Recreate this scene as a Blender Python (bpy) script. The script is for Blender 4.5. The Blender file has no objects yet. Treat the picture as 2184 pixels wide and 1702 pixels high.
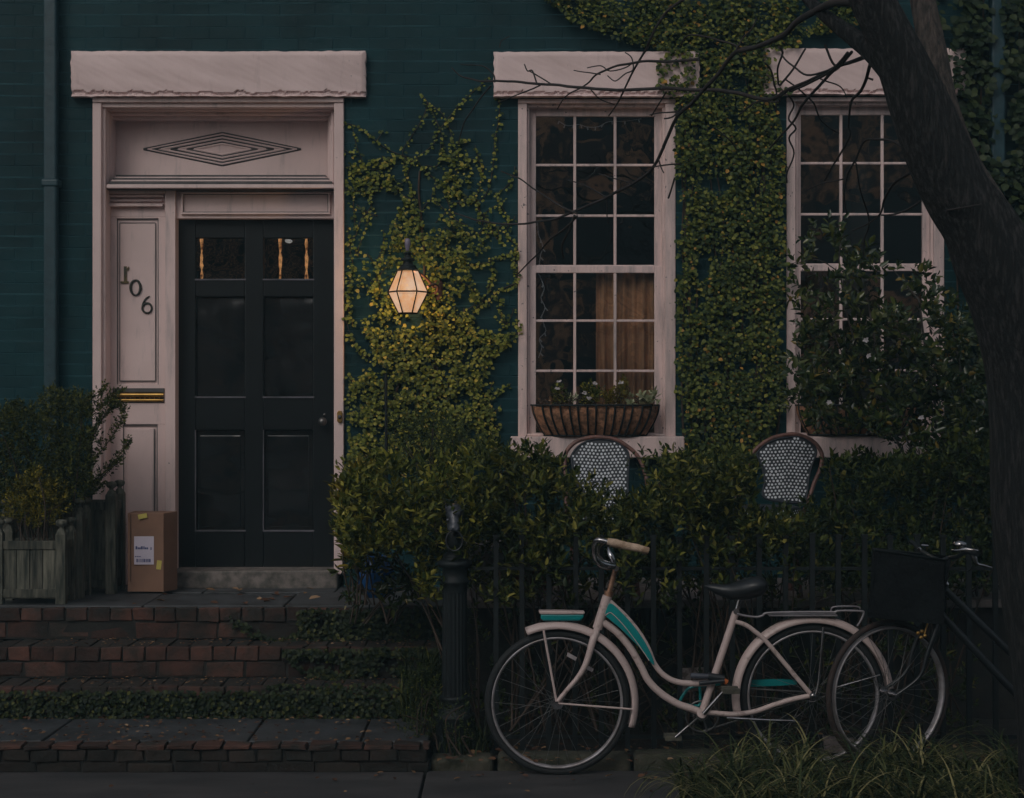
import bpy, math, random
import numpy as np
from mathutils import Vector, noise, Matrix
R = math.radians
random.seed(7); rng = np.random.default_rng(11)
S = bpy.context.scene
C = S.collection
# ------------------------------------------------------------------ camera, sky, sun, exposure
CAMZ, DIST, F = 1.68, 10.0, 3680.0
cd = bpy.data.cameras.new("camera"); cam = bpy.data.objects.new("camera", cd); C.objects.link(cam)
cam.location = (0, -DIST, CAMZ); cam.rotation_euler = (R(90), 0, 0)
cd.sensor_width = 36; cd.lens = 36 * F / 2184; cd.clip_end = 300; cd.clip_start = .05
S.camera = cam
W = bpy.data.worlds.new("World"); S.world = W; W.use_nodes = True
nt = W.node_tree; bg = nt.nodes["Background"]
sky = nt.nodes.new("ShaderNodeTexSky"); sky.sky_type = 'NISHITA'; sky.sun_disc = False
SUN_EL, SUN_AZ = R(38), R(-155)
sky.sun_elevation = SUN_EL; sky.sun_rotation = SUN_AZ; sky.dust_density = 4; sky.air_density = 1.0
hs = nt.nodes.new("ShaderNodeHueSaturation"); hs.inputs['Saturation'].default_value = .38
nt.links.new(sky.outputs[0], hs.inputs['Color']); nt.links.new(hs.outputs[0], bg.inputs[0])
bg.inputs[1].default_value = .15
sd = bpy.data.lights.new("sun", 'SUN'); sd.energy = .62; sd.angle = R(24); sd.color = (1, .93, .86)
sun = bpy.data.objects.new("sun", sd); C.objects.link(sun)
tos = Vector((math.sin(SUN_AZ) * math.cos(SUN_EL), math.cos(SUN_AZ) * math.cos(SUN_EL), math.sin(SUN_EL)))
sun.rotation_euler = (-tos).to_track_quat('-Z', 'Y').to_euler(); sun.location = (0, 0, 15)
S.view_settings.view_transform = 'Standard'; S.view_settings.look = 'None'
S.view_settings.gamma = 1; S.view_settings.exposure = -1.22
S.render.engine = 'CYCLES'

# ------------------------------------------------------------------ helpers
def P(px, py, Y):
    d = DIST + Y
    return Vector(((px - 1092) * d / F, Y, CAMZ - (py - 851) * d / F))
def sc(Y): return F / (DIST + Y)

def catmull(pts, n=6):
    pts = [tuple(p) for p in pts]
    if len(pts) < 3: return [np.array(p, float) for p in pts]
    a = np.array([pts[0]] + pts + [pts[-1]], float); out = []
    for i in range(1, len(a) - 2):
        p0, p1, p2, p3 = a[i-1], a[i], a[i+1], a[i+2]
        for k in range(n):
            t = k / n
            out.append(.5 * ((2*p1) + (-p0+p2)*t + (2*p0-5*p1+4*p2-p3)*t*t + (-p0+3*p1-3*p2+p3)*t**3))
    out.append(a[-2]); return out

WL = {}
def wloc(o): return WL.get(o.name, Vector((0, 0, 0))) if o else Vector((0, 0, 0))
def tag(o, label=None, cat=None, group=None, kind=None):
    if label: o['label'] = label
    if cat: o['category'] = cat
    if group: o['group'] = group
    if kind: o['kind'] = kind
    return o
def thing(name, loc, label, cat, group=None, rz=0):
    o = bpy.data.objects.new(name, None); C.objects.link(o); o.empty_display_size = .1
    o.location = loc; o.rotation_euler = (0, 0, rz); WL[o.name] = Vector(loc)
    return tag(o, label, cat, group)

class MB:
    def __init__(s): s.v = []; s.f = []; s.mi = []; s.sm = []
    def add(s, vs, fs, mi=0, smooth=False):
        b = len(s.v); s.v += [tuple(v) for v in vs]
        s.f += [tuple(b + i for i in f) for f in fs]; s.mi += [mi] * len(fs); s.sm += [smooth] * len(fs)
    def box(s, x0, x1, y0, y1, z0, z1, mi=0, j=0, top=1.0):
        vs = [(x, y, z) for x in (x0, x1) for y in (y0, y1) for z in (z0, z1)]
        if j: vs = [tuple(c + random.uniform(-j, j) for c in v) for v in vs]
        s.add(vs, [(0,1,3,2),(4,6,7,5),(0,4,5,1),(2,3,7,6),(0,2,6,4),(1,5,7,3)], mi)
    def pbox(s, px0, py0, px1, py1, Y0, Y1, mi=0):     # rectangle measured at the front plane Y0
        a = P(px0, py1, Y0); b = P(px1, py0, Y0)
        s.box(a.x, b.x, Y0, Y1, a.z, b.z, mi)
    def tube(s, pts, r, n=8, mi=0, cap=True, smooth=True, flat=1.0):
        pts = [np.array(tuple(p), float) for p in pts]; m = len(pts)
        rs = r if hasattr(r, '__len__') else [r] * m
        if len(rs) != m: rs = np.interp(np.linspace(0, 1, m), np.linspace(0, 1, len(rs)), rs)
        vs = []; up = None
        for i in range(m):
            t = pts[min(i+1, m-1)] - pts[max(i-1, 0)]; t = t / (np.linalg.norm(t) + 1e-9)
            if up is None:
                a = np.array([0, 1, 0.]) if abs(t[1]) < .9 else np.array([1., 0, 0])
            else: a = up
            a = a - t * a.dot(t); a /= (np.linalg.norm(a) + 1e-9); up = a; b = np.cross(t, a)
            for k in range(n):
                q = 2 * math.pi * k / n
                vs.append(pts[i] + rs[i] * (math.cos(q) * a * flat + math.sin(q) * b))
        fs = [(i*n+k, i*n+(k+1) % n, (i+1)*n+(k+1) % n, (i+1)*n+k) for i in range(m-1) for k in range(n)]
        s.add(vs, fs, mi, smooth)
        if cap:
            s.add(vs[:n], [tuple(range(n-1, -1, -1))], mi); s.add(vs[-n:], [tuple(range(n))], mi)
    def lathe(s, c, prof, n=24, mi=0, smooth=True, flute=0):
        vs = []
        for (r, z) in prof:
            for k in range(n):
                q = 2*math.pi*k/n; rr = r * (1 - (flute if k % 2 else 0))
                vs.append((c[0] + rr*math.cos(q), c[1] + rr*math.sin(q), c[2] + z))
        m = len(prof)
        s.add(vs, [(i*n+k, i*n+(k+1) % n, (i+1)*n+(k+1) % n, (i+1)*n+k) for i in range(m-1) for k in range(n)], mi, smooth)
        s.add(vs[-n:], [tuple(range(n))], mi); s.add(vs[:n], [tuple(range(n-1, -1, -1))], mi)
    def ball(s, c, r, n=10, mi=0, sc_=(1, 1, 1)):
        prof = [(r * math.sin(math.pi*i/n) + 1e-4, -r * math.cos(math.pi*i/n)) for i in range(n+1)]
        b = len(s.v); s.lathe((0, 0, 0), prof, n + 2, mi)
        for i in range(b, len(s.v)):
            v = s.v[i]; s.v[i] = (c[0] + v[0]*sc_[0], c[1] + v[1]*sc_[1], c[2] + v[2]*sc_[2])
    def prism(s, outline, Y0, Y1, mi=0):               # outline: list of (x, z)
        n = len(outline); vs = [(x, Y0, z) for x, z in outline] + [(x, Y1, z) for x, z in outline]
        fs = [tuple(range(n)), tuple(range(2*n-1, n-1, -1))] + [(k, k+n, (k+1) % n + n, (k+1) % n) for k in range(n)]
        s.add(vs, fs, mi)
    def build(s, name, mats, parent=None, local=False, bevel=0, seg=2, solid=0, origin=None, sub=0):
        me = bpy.data.meshes.new(name); mats = mats if isinstance(mats, list) else [mats]
        w = Vector((0, 0, 0))
        if not local:
            if parent: w = wloc(parent)
            else:
                a = np.array(s.v); w = Vector(origin) if origin else Vector(((a[:,0].min()+a[:,0].max())/2, (a[:,1].min()+a[:,1].max())/2, a[:,2].min()))
        me.from_pydata([(v[0]-w.x, v[1]-w.y, v[2]-w.z) for v in s.v], [], s.f)
        for m in mats: me.materials.append(m)
        me.polygons.foreach_set('material_index', s.mi); me.polygons.foreach_set('use_smooth', s.sm)
        me.update()
        o = bpy.data.objects.new(name, me); C.objects.link(o)
        if parent: o.parent = parent; WL[o.name] = Vector(w)
        else: o.location = w; WL[o.name] = Vector(w)
        if solid:
            md = o.modifiers.new('s', 'SOLIDIFY'); md.thickness = solid
        if bevel:
            md = o.modifiers.new('b', 'BEVEL'); md.width = bevel; md.segments = seg; md.limit_method = 'ANGLE'; md.angle_limit = R(40)
        if sub:
            md = o.modifiers.new('u', 'SUBSURF'); md.levels = sub; md.render_levels = sub
        return o

def leaf_mesh(name, pts, tip, nrm, size, wr, mats, parent=None, mi=None, extra=None):
    pts = np.asarray(pts, float); N = len(pts); size = np.broadcast_to(size, (N,)).astype(float)
    t = np.asarray(tip, float); t /= np.linalg.norm(t, axis=1, keepdims=True) + 1e-9
    n = np.asarray(nrm, float); n = n - t * np.sum(n*t, 1, keepdims=True); n /= np.linalg.norm(n, axis=1, keepdims=True) + 1e-9
    b = np.cross(n, t)
    T = np.array([(0,0,0),(.3,.5*wr,.07),(.68,.4*wr,.04),(1,0,-.1),(.68,-.4*wr,.04),(.3,-.5*wr,.07),(.5,0,-.05)])
    V = pts[:,None,:] + size[:,None,None] * (T[None,:,0:1]*t[:,None,:] + T[None,:,1:2]*b[:,None,:] + T[None,:,2:3]*n[:,None,:])
    V = V.reshape(-1, 3)
    Fq = np.array([(0,1,2,6),(0,6,4,5)]); Ft = np.array([(2,3,6),(6,3,4)])
    base = (np.arange(N)*7)
    w = Vector((0,0,0))
    w = wloc(parent) if parent else Vector(((V[:,0].min()+V[:,0].max())/2, (V[:,1].min()+V[:,1].max())/2, V[:,2].min()))
    V = V - np.array(tuple(w))
    faces = []
    loops = np.concatenate([(base[:,None] + Fq.reshape(-1)[None,:]), (base[:,None] + Ft.reshape(-1)[None,:])], 1).reshape(-1)
    me = bpy.data.meshes.new(name)
    me.vertices.add(len(V)); me.vertices.foreach_set('co', V.reshape(-1))
    me.loops.add(len(loops)); me.loops.foreach_set('vertex_index', loops.astype(np.int32))
    tot = np.tile(np.array([4,4,3,3]), N); start = np.concatenate([[0], np.cumsum(tot)[:-1]])
    me.polygons.add(len(tot)); me.polygons.foreach_set('loop_start', start.astype(np.int32)); me.polygons.foreach_set('loop_total', tot.astype(np.int32))
    mats = mats if isinstance(mats, list) else [mats]
    for m in mats: me.materials.append(m)
    if mi is not None: me.polygons.foreach_set('material_index', np.repeat(np.asarray(mi), 4).astype(np.int32))
    me.update(calc_edges=True); me.validate()
    o = bpy.data.objects.new(name, me); C.objects.link(o)
    if parent: o.parent = parent
    else: o.location = w
    WL[o.name] = Vector(w)
    return o

# ------------------------------------------------------------------ materials
def newmat(name):
    m = bpy.data.materials.new(name); m.use_nodes = True
    return m, m.node_tree, m.node_tree.nodes['Principled BSDF']
def ramp(nt, cols, fac, interp='LINEAR'):
    r = nt.nodes.new('ShaderNodeValToRGB'); r.color_ramp.interpolation = interp
    e = r.color_ramp.elements
    while len(e) < len(cols): e.new(.5)
    for i, (p, c) in enumerate(cols): e[i].position = p; e[i].color = (*c, 1)
    nt.links.new(fac, r.inputs[0]); return r.outputs[0]
def noise_node(nt, scale, detail=5, stretch=None, rough=.6, gen=False):
    tc = nt.nodes.new('ShaderNodeTexCoord'); mp = nt.nodes.new('ShaderNodeMapping')
    nt.links.new(tc.outputs['Object'], mp.inputs[0])
    if stretch: mp.inputs['Scale'].default_value = stretch
    n = nt.nodes.new('ShaderNodeTexNoise'); n.inputs['Scale'].default_value = scale; n.inputs['Detail'].default_value = detail; n.inputs['Roughness'].default_value = rough
    nt.links.new(mp.outputs[0], n.inputs['Vector']); return n.outputs['Fac']
def bump(nt, b, h, strength=.4, dist=.01):
    bp = nt.nodes.new('ShaderNodeBump'); bp.inputs['Strength'].default_value = strength; bp.inputs['Distance'].default_value = dist
    nt.links.new(h, bp.inputs['Height'])
    nt.links.new(bp.outputs[0], b.inputs['Normal']); return bp
def surf(name, c1, c2=None, rough=.6, scale=8, bs=.3, bd=.004, stretch=None, metal=0, spec=.5, bscale=None, lo=.35, hi=.65, isl=0):
    m, nt, b = newmat(name)
    c2 = c2 or tuple(x*.7 for x in c1)
    f = noise_node(nt, scale, 6, stretch)
    col = ramp(nt, [(lo, c2), (hi, c1)], f)
    if isl:
        g = nt.nodes.new('ShaderNodeNewGeometry'); h = nt.nodes.new('ShaderNodeHueSaturation')
        mr = nt.nodes.new('ShaderNodeMapRange'); mr.inputs['To Min'].default_value = 1-isl; mr.inputs['To Max'].default_value = 1+isl
        nt.links.new(g.outputs['Random Per Island'], mr.inputs[0]); nt.links.new(mr.outputs[0], h.inputs['Value'])
        nt.links.new(col, h.inputs['Color']); col = h.outputs[0]
    nt.links.new(col, b.inputs['Base Color'])
    b.inputs['Roughness'].default_value = rough; b.inputs['Metallic'].default_value = metal
    b.inputs['Specular IOR Level'].default_value = spec
    if bs:
        f2 = noise_node(nt, bscale or scale*4, 8, stretch); bump(nt, b, f2, bs, bd)
    return m
def leafmat(name, cols, rough=.5, trans=.22, spec=.2):
    m, nt, b = newmat(name)
    g = nt.nodes.new('ShaderNodeNewGeometry')
    n = len(cols); col = ramp(nt, cols, g.outputs['Random Per Island'])
    nt.links.new(col, b.inputs['Base Color']); b.inputs['Roughness'].default_value = rough
    b.inputs['Specular IOR Level'].default_value = spec
    tr = nt.nodes.new('ShaderNodeBsdfTranslucent'); nt.links.new(col, tr.inputs[0])
    mx = nt.nodes.new('ShaderNodeMixShader'); mx.inputs[0].default_value = trans
    nt.links.new(b.outputs[0], mx.inputs[1]); nt.links.new(tr.outputs[0], mx.inputs[2])
    nt.links.new(mx.outputs[0], nt.nodes['Material Output'].inputs[0]); return m

def brickwall():
    m, nt, b = newmat('painted_brick')
    tc = nt.nodes.new('ShaderNodeTexCoord'); sp = nt.nodes.new('ShaderNodeSeparateXYZ'); cb = nt.nodes.new('ShaderNodeCombineXYZ')
    nt.links.new(tc.outputs['Object'], sp.inputs[0]); nt.links.new(sp.outputs[0], cb.inputs[0]); nt.links.new(sp.outputs[2], cb.inputs[1])
    # slight wobble of the joints
    nz = nt.nodes.new('ShaderNodeTexNoise'); nz.inputs['Scale'].default_value = 2.2; nt.links.new(tc.outputs['Object'], nz.inputs['Vector'])
    va = nt.nodes.new('ShaderNodeVectorMath'); va.operation = 'MULTIPLY_ADD'; va.inputs[1].default_value = (.02, .02, 0)
    nt.links.new(nz.outputs['Color'], va.inputs[0]); nt.links.new(cb.outputs[0], va.inputs[2])
    br = nt.nodes.new('ShaderNodeTexBrick'); nt.links.new(va.outputs[0], br.inputs['Vector'])
    br.inputs['Scale'].default_value = 1; br.inputs['Brick Width'].default_value = .205; br.inputs['Row Height'].default_value = .0675
    br.inputs['Mortar Size'].default_value = .0045; br.inputs['Mortar Smooth'].default_value = .6; br.inputs['Bias'].default_value = 0
    br.inputs['Color1'].default_value = (.0048, .029, .035, 1); br.inputs['Color2'].default_value = (.0062, .036, .043, 1)
    br.inputs['Mortar'].default_value = (.007, .037, .047, 1)
    f = noise_node(nt, 1.3, 4)
    hs = nt.nodes.new('ShaderNodeHueSaturation'); mr = nt.nodes.new('ShaderNodeMapRange')
    mr.inputs['From Min'].default_value = .3; mr.inputs['From Max'].default_value = .7; mr.inputs['To Min'].default_value = .55; mr.inputs['To Max'].default_value = 1.45
    nt.links.new(f, mr.inputs[0]); nt.links.new(mr.outputs[0], hs.inputs['Value']); nt.links.new(br.outputs['Color'], hs.inputs['Color'])
    # paler lines painted along the courses, as ledges catching light
    zs = nt.nodes.new('ShaderNodeSeparateXYZ'); nt.links.new(va.outputs[0], zs.inputs[0])
    def mth(op, a, b_=None):
        n_ = nt.nodes.new('ShaderNodeMath'); n_.operation = op
        for i_, v_ in enumerate((a, b_)):
            if v_ is None: continue
            if isinstance(v_, (int, float)): n_.inputs[i_].default_value = v_
            else: nt.links.new(v_, n_.inputs[i_])
        return n_.outputs[0]
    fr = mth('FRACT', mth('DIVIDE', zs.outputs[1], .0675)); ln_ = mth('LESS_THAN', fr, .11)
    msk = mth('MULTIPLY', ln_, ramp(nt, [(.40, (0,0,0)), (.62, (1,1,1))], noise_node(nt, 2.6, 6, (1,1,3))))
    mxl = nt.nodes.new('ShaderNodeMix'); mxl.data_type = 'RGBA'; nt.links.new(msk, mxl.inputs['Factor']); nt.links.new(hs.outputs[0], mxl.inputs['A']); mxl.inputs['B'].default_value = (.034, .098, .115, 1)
    # pale chips and specks in the paint
    f3 = noise_node(nt, 45, 3); rp = ramp(nt, [(.735, (0,0,0)), (.76, (1,1,1))], f3)
    mx = nt.nodes.new('ShaderNodeMix'); mx.data_type = 'RGBA'; nt.links.new(rp, mx.inputs['Factor'])
    nt.links.new(mxl.outputs['Result'], mx.inputs['A']); mx.inputs['B'].default_value = (.08, .13, .14, 1)
    nt.links.new(mx.outputs['Result'], b.inputs['Base Color'])
    b.inputs['Roughness'].default_value = .5; b.inputs['Specular IOR Level'].default_value = .16
    inv = nt.nodes.new('ShaderNodeMath'); inv.operation = 'MULTIPLY_ADD'; inv.inputs[1].default_value = -1; inv.inputs[2].default_value = 1
    nt.links.new(br.outputs['Fac'], inv.inputs[0])
    f2 = noise_node(nt, 22, 8); ad = nt.nodes.new('ShaderNodeMath'); ad.operation = 'MULTIPLY_ADD'; ad.inputs[1].default_value = .9
    nt.links.new(f2, ad.inputs[0]); nt.links.new(inv.outputs[0], ad.inputs[2])
    f4 = noise_node(nt, 5, 2); ad2 = nt.nodes.new('ShaderNodeMath'); ad2.operation = 'MULTIPLY_ADD'; ad2.inputs[1].default_value = 1.6
    nt.links.new(f4, ad2.inputs[0]); nt.links.new(ad.outputs[0], ad2.inputs[2])
    bump(nt, b, ad2.outputs[0], .65, .006)
    return m

def whitepaint(name, base=(.74, .575, .555), dirt=(.30, .27, .28), amt=.72, chips=False, bd=.0015):
    m, nt, b = newmat(name)
    f = noise_node(nt, 3.2, 8, (5, 5, .7), .7)
    col = ramp(nt, [(amt-.18, base), (amt, tuple((x+y)/2 for x, y in zip(base, dirt))), (amt+.12, dirt)], f)
    f2 = noise_node(nt, 1.6, 5)
    h = nt.nodes.new('ShaderNodeHueSaturation'); mr = nt.nodes.new('ShaderNodeMapRange'); mr.inputs['From Min'].default_value=.3; mr.inputs['From Max'].default_value=.7
    mr.inputs['To Min'].default_value = .86; mr.inputs['To Max'].default_value = 1.06
    nt.links.new(f2, mr.inputs[0]); nt.links.new(mr.outputs[0], h.inputs['Value']); nt.links.new(col, h.inputs['Color']); col = h.outputs[0]
    f3 = noise_node(nt, 38, 4, None, .5); rp = ramp(nt, [(.68 if chips else .73, (0,0,0)), (.72 if chips else .76, (1,1,1))], f3)
    mx = nt.nodes.new('ShaderNodeMix'); mx.data_type = 'RGBA'; nt.links.new(rp, mx.inputs['Factor']); nt.links.new(col, mx.inputs['A']); mx.inputs['B'].default_value = (.13,.12,.13,1)
    nt.links.new(mx.outputs['Result'], b.inputs['Base Color'])
    b.inputs['Roughness'].default_value = .5; b.inputs['Specular IOR Level'].default_value = .3
    bump(nt, b, noise_node(nt, 25, 6, (2, 2, .6)), .35, bd); return m

def glassmat(name, tint=(.75, .8, .8), refl=1.0, wav=.16, dist=.02):
    m, nt, b = newmat(name); nt.nodes.remove(b)
    tr = nt.nodes.new('ShaderNodeBsdfTransparent'); tr.inputs[0].default_value = (*tint, 1)
    gl = nt.nodes.new('ShaderNodeBsdfGlossy'); gl.inputs['Roughness'].default_value = .02; gl.inputs[0].default_value = (1, .98, .95, 1)
    lw = nt.nodes.new('ShaderNodeLayerWeight'); lw.inputs[0].default_value = .5
    pw = nt.nodes.new('ShaderNodeMath'); pw.operation = 'POWER'; pw.inputs[1].default_value = 3; nt.links.new(lw.outputs['Facing'], pw.inputs[0])
    mu = nt.nodes.new('ShaderNodeMath'); mu.operation = 'MULTIPLY_ADD'; mu.inputs[1].default_value = .8; mu.inputs[2].default_value = .17*refl; mu.use_clamp = True
    nt.links.new(pw.outputs[0], mu.inputs[0])
    mx = nt.nodes.new('ShaderNodeMixShader'); nt.links.new(mu.outputs[0], mx.inputs[0]); nt.links.new(tr.outputs[0], mx.inputs[1]); nt.links.new(gl.outputs[0], mx.inputs[2])
    f = noise_node(nt, 3.5, 2); bp = nt.nodes.new('ShaderNodeBump'); bp.inputs['Strength'].default_value = wav; bp.inputs['Distance'].default_value = dist
    nt.links.new(f, bp.inputs['Height']); nt.links.new(bp.outputs[0], gl.inputs['Normal'])
    nt.links.new(mx.outputs[0], nt.nodes['Material Output'].inputs[0]); return m

def glossy_paint():
    m, nt, b = newmat('gloss_black_panel')
    nt.links.new(ramp(nt, [(.4, (.006,.008,.009)), (.6, (.011,.013,.015))], noise_node(nt, 6, 5)), b.inputs['Base Color'])
    nt.links.new(ramp(nt, [(.4, (.10,)*3), (.65, (.22,)*3)], noise_node(nt, 9, 6, (1,1,.4))), b.inputs['Roughness'])
    b.inputs['Specular IOR Level'].default_value = 1.0
    f = noise_node(nt, 2.6, 1.5, (1, 1, 1.6), .4); bump(nt, b, f, .9, .035); return m

def emit(name, col, st, c2=None, scale=6, see=0):
    m, nt, b = newmat(name)
    f = noise_node(nt, scale, 3); c = ramp(nt, [(.35, c2 or col), (.6, col)], f)
    nt.links.new(c, b.inputs['Emission Color']); b.inputs['Emission Strength'].default_value = st
    b.inputs['Base Color'].default_value = (.02, .015, .01, 1); b.inputs['Roughness'].default_value = .9; b.inputs['Specular IOR Level'].default_value = 0
    if see:
        tr = nt.nodes.new('ShaderNodeBsdfTransparent'); mx = nt.nodes.new('ShaderNodeMixShader'); mx.inputs[0].default_value = see
        nt.links.new(b.outputs[0], mx.inputs[1]); nt.links.new(tr.outputs[0], mx.inputs[2]); nt.links.new(mx.outputs[0], nt.nodes['Material Output'].inputs[0])
    return m

M = dict(
 darkbrick=surf('mossy_shaded_brick', (.026,.018,.014), (.010,.011,.009), .9, 9, 1, .008, isl=.4, bscale=40),  # darker brick: moss plus the landing face's shadow put into the colour
 gloss=glossy_paint(),
 wglass=glassmat('street_window_glass', refl=1.6),
 brick=brickwall(),
 white=whitepaint('white_trim_paint'), whitew=whitepaint('weathered_white_paint', amt=.6, chips=True),
 stone=whitepaint('painted_rough_stone', (.74, .575, .56), (.42, .32, .33), .74, bd=.0025),
 groove=surf('groove_shade_grey', (.10,.095,.095), (.05,.05,.05), .8),  # painted shade for moulding creases; also dark parts of slot and bell
 teal=surf('teal_pipe_paint', (.014,.052,.068), (.009,.036,.048), .45, 20, .6, .004, bscale=30),
 black=surf('black_door_paint', (.0070,.0095,.0115), (.0055,.0075,.009), .3, 6, .3, .002, spec=.5),
 iron=surf('black_iron', (.0085,.0125,.0145), (.006,.009,.010), .6, 20, .4, .002, spec=.3),
 gold=surf('brass', (.55,.33,.09), (.30,.17,.05), .35, 15, .2, .002, metal=.8),
 dgold=surf('dark_brass', (.05,.045,.03), (.02,.02,.015), .45, 15, .2, .002, metal=.4),
 ydig=surf('gilt', (.17,.12,.035), (.035,.035,.022), .5, 30, 0, lo=.42, hi=.58),
 curtain=surf('brown_curtain', (.72,.36,.19), (.36,.17,.09), .9, 12, .3, .004, (6,1,.3)),
 room=surf('interior_wall', (.030,.027,.025), (.018,.016,.016), .9, 2, 0),
 bluestone=surf('bluestone', (.060,.066,.074), (.018,.021,.023), .6, 5, .6, .006, lo=.3),
 sidewalk=surf('sidewalk_concrete', (.062,.058,.059), (.032,.031,.033), .75, 2.4, .5, .003, (1,3,1), bscale=60),
 soil=surf('dark_soil', (.022,.018,.015), (.010,.009,.008), .95, 12, .9, .02),
 mortar=surf('dark_mortar', (.026,.024,.021), (.012,.013,.012), .95, 14, .6, .005),
 redbrick=surf('red_step_brick', (.080,.034,.024), (.018,.015,.012), .85, 6, 1, .008, isl=.5, bscale=40, lo=.38, hi=.62),
 granite=surf('granite_sill', (.22,.19,.175), (.07,.068,.06), .8, 16, .6, .004, bscale=90),
 moss=surf('mossy_stone', (.075,.068,.050), (.025,.030,.018), .95, 9, 1, .012),
 wood=surf('grey_weathered_wood', (.145,.14,.11), (.022,.027,.022), .9, 6, .8, .005, (7,7,.8), isl=.3, lo=.36, hi=.68),
 card=surf('cardboard', (.26,.145,.095), (.20,.11,.075), .8, 5, .2, .001),
 tape=surf('yellow_sticker', (.62,.52,.12), (.5,.42,.1), .5, bs=0), paper=surf('paper_label', (.62,.56,.66), (.55,.5,.6), .6, bs=0),
 ink=surf('blue_ink', (.06,.08,.22), (.05,.06,.18), .6, bs=0),
 bark=surf('dark_bark', (.062,.058,.058), (.006,.009,.010), .9, 11, 1, .05, (6,6,.9), bscale=16, lo=.48, hi=.70),
 bark2=surf('grey_bark', (.115,.092,.080), (.028,.026,.024), .9, 16, 1, .03, (4,4,.8), bscale=24),
 twig=surf('dark_twig', (.030,.024,.024), (.015,.013,.013), .8, 10, .3), stem=surf('brown_stem', (.075,.048,.034), (.03,.022,.016), .85, 10, .4),
 creamp=surf('cream_bike_paint', (.55,.44,.42), (.20,.14,.12), .38, 26, .25, .001, lo=.24, hi=.44),
 tealb=surf('teal_bike_paint', (.008,.27,.27), (.006,.18,.19), .18, 5, 0, spec=.6),
 chrome=surf('chrome', (.55,.55,.58), (.25,.23,.23), .22, 14, .1, .001, metal=1), rust=surf('rusty_chrome', (.50,.30,.20), (.16,.07,.04), .5, 30, .3, .001, metal=.7),
 rim=surf('steel_rim', (.42,.40,.43), (.22,.20,.20), .4, 14, 0, metal=.35), spoke=surf('steel_spoke', (.22,.22,.22), (.1,.1,.1), .4, 10, 0, metal=.8),
 tyre=surf('rubber_tyre', (.012,.014,.016), (.008,.010,.011), .75, 30, .5, .003), tyre2=surf('brown_wall_tyre', (.040,.022,.018), (.02,.015,.014), .8, 30, .3, .002),
 saddle=surf('black_vinyl', (.022,.025,.030), (.015,.018,.021), .4, 30, .3, .001), grip=surf('tattered_grip', (.66,.50,.38), (.30,.20,.13), .8, 22, .8, .006),
 orange=surf('orange_plastic', (.55,.14,.03), (.4,.1,.02), .5, bs=0), blackb=surf('black_bike_paint', (.014,.017,.020), (.009,.011,.013), .28, 10, 0),
 rattan=surf('rattan', (.20,.090,.070), (.08,.040,.034), .45, 25, .3, .002), weave=surf('navy_weave', (.014,.020,.032), (.008,.012,.020), .5, 40, .5, .002), dot=surf('white_weave', (.78,.82,.88), (.68,.72,.78), .5, 40, 0),
 coir=surf('coir_liner', (.50,.25,.14), (.16,.085,.05), .95, 32, 1, .012, lo=.38, hi=.6),
 blue=surf('blue_glaze', (.02,.12,.34), (.012,.07,.22), .15, 6, 0), terra=surf('terracotta', (.20,.075,.045), (.12,.045,.03), .8), pale=surf('pale_stone_pot', (.22,.19,.18), (.12,.105,.10), .8),
 wire=surf('white_wire', (.55,.52,.55), (.45,.42,.45), .5, bs=0),
 glass=glassmat('old_window_glass'), dglass=glassmat('door_glass', (.8,.75,.7), 1.1, .9, .03),
 facade=surf('sunlit_patch_brick', (.92,.46,.24), (.10,.06,.05), .8, 1.1, .4, .02, lo=.46, hi=.58), darkwin=surf('dark_shutter', (.02,.02,.022), (.012,.012,.014), .3, bs=0),  # facade: orange patches painted in as sunlit brick for the panes to mirror
 lamp=emit('lantern_glass', (1.0,.72,.54), 1.45, (1.0,.46,.20), 10, .35), warm=emit('hall_glow_strip', (1,.50,.20), 1.5, (.10,.03,.01), 30),
 white_flower=surf('white_petal', (.66,.60,.62), (.55,.5,.52), .6, bs=0), pink=surf('worn_pink', (.30,.14,.14), (.05,.05,.06), .5, 30, .4, .003, lo=.5, hi=.6),
)
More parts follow.
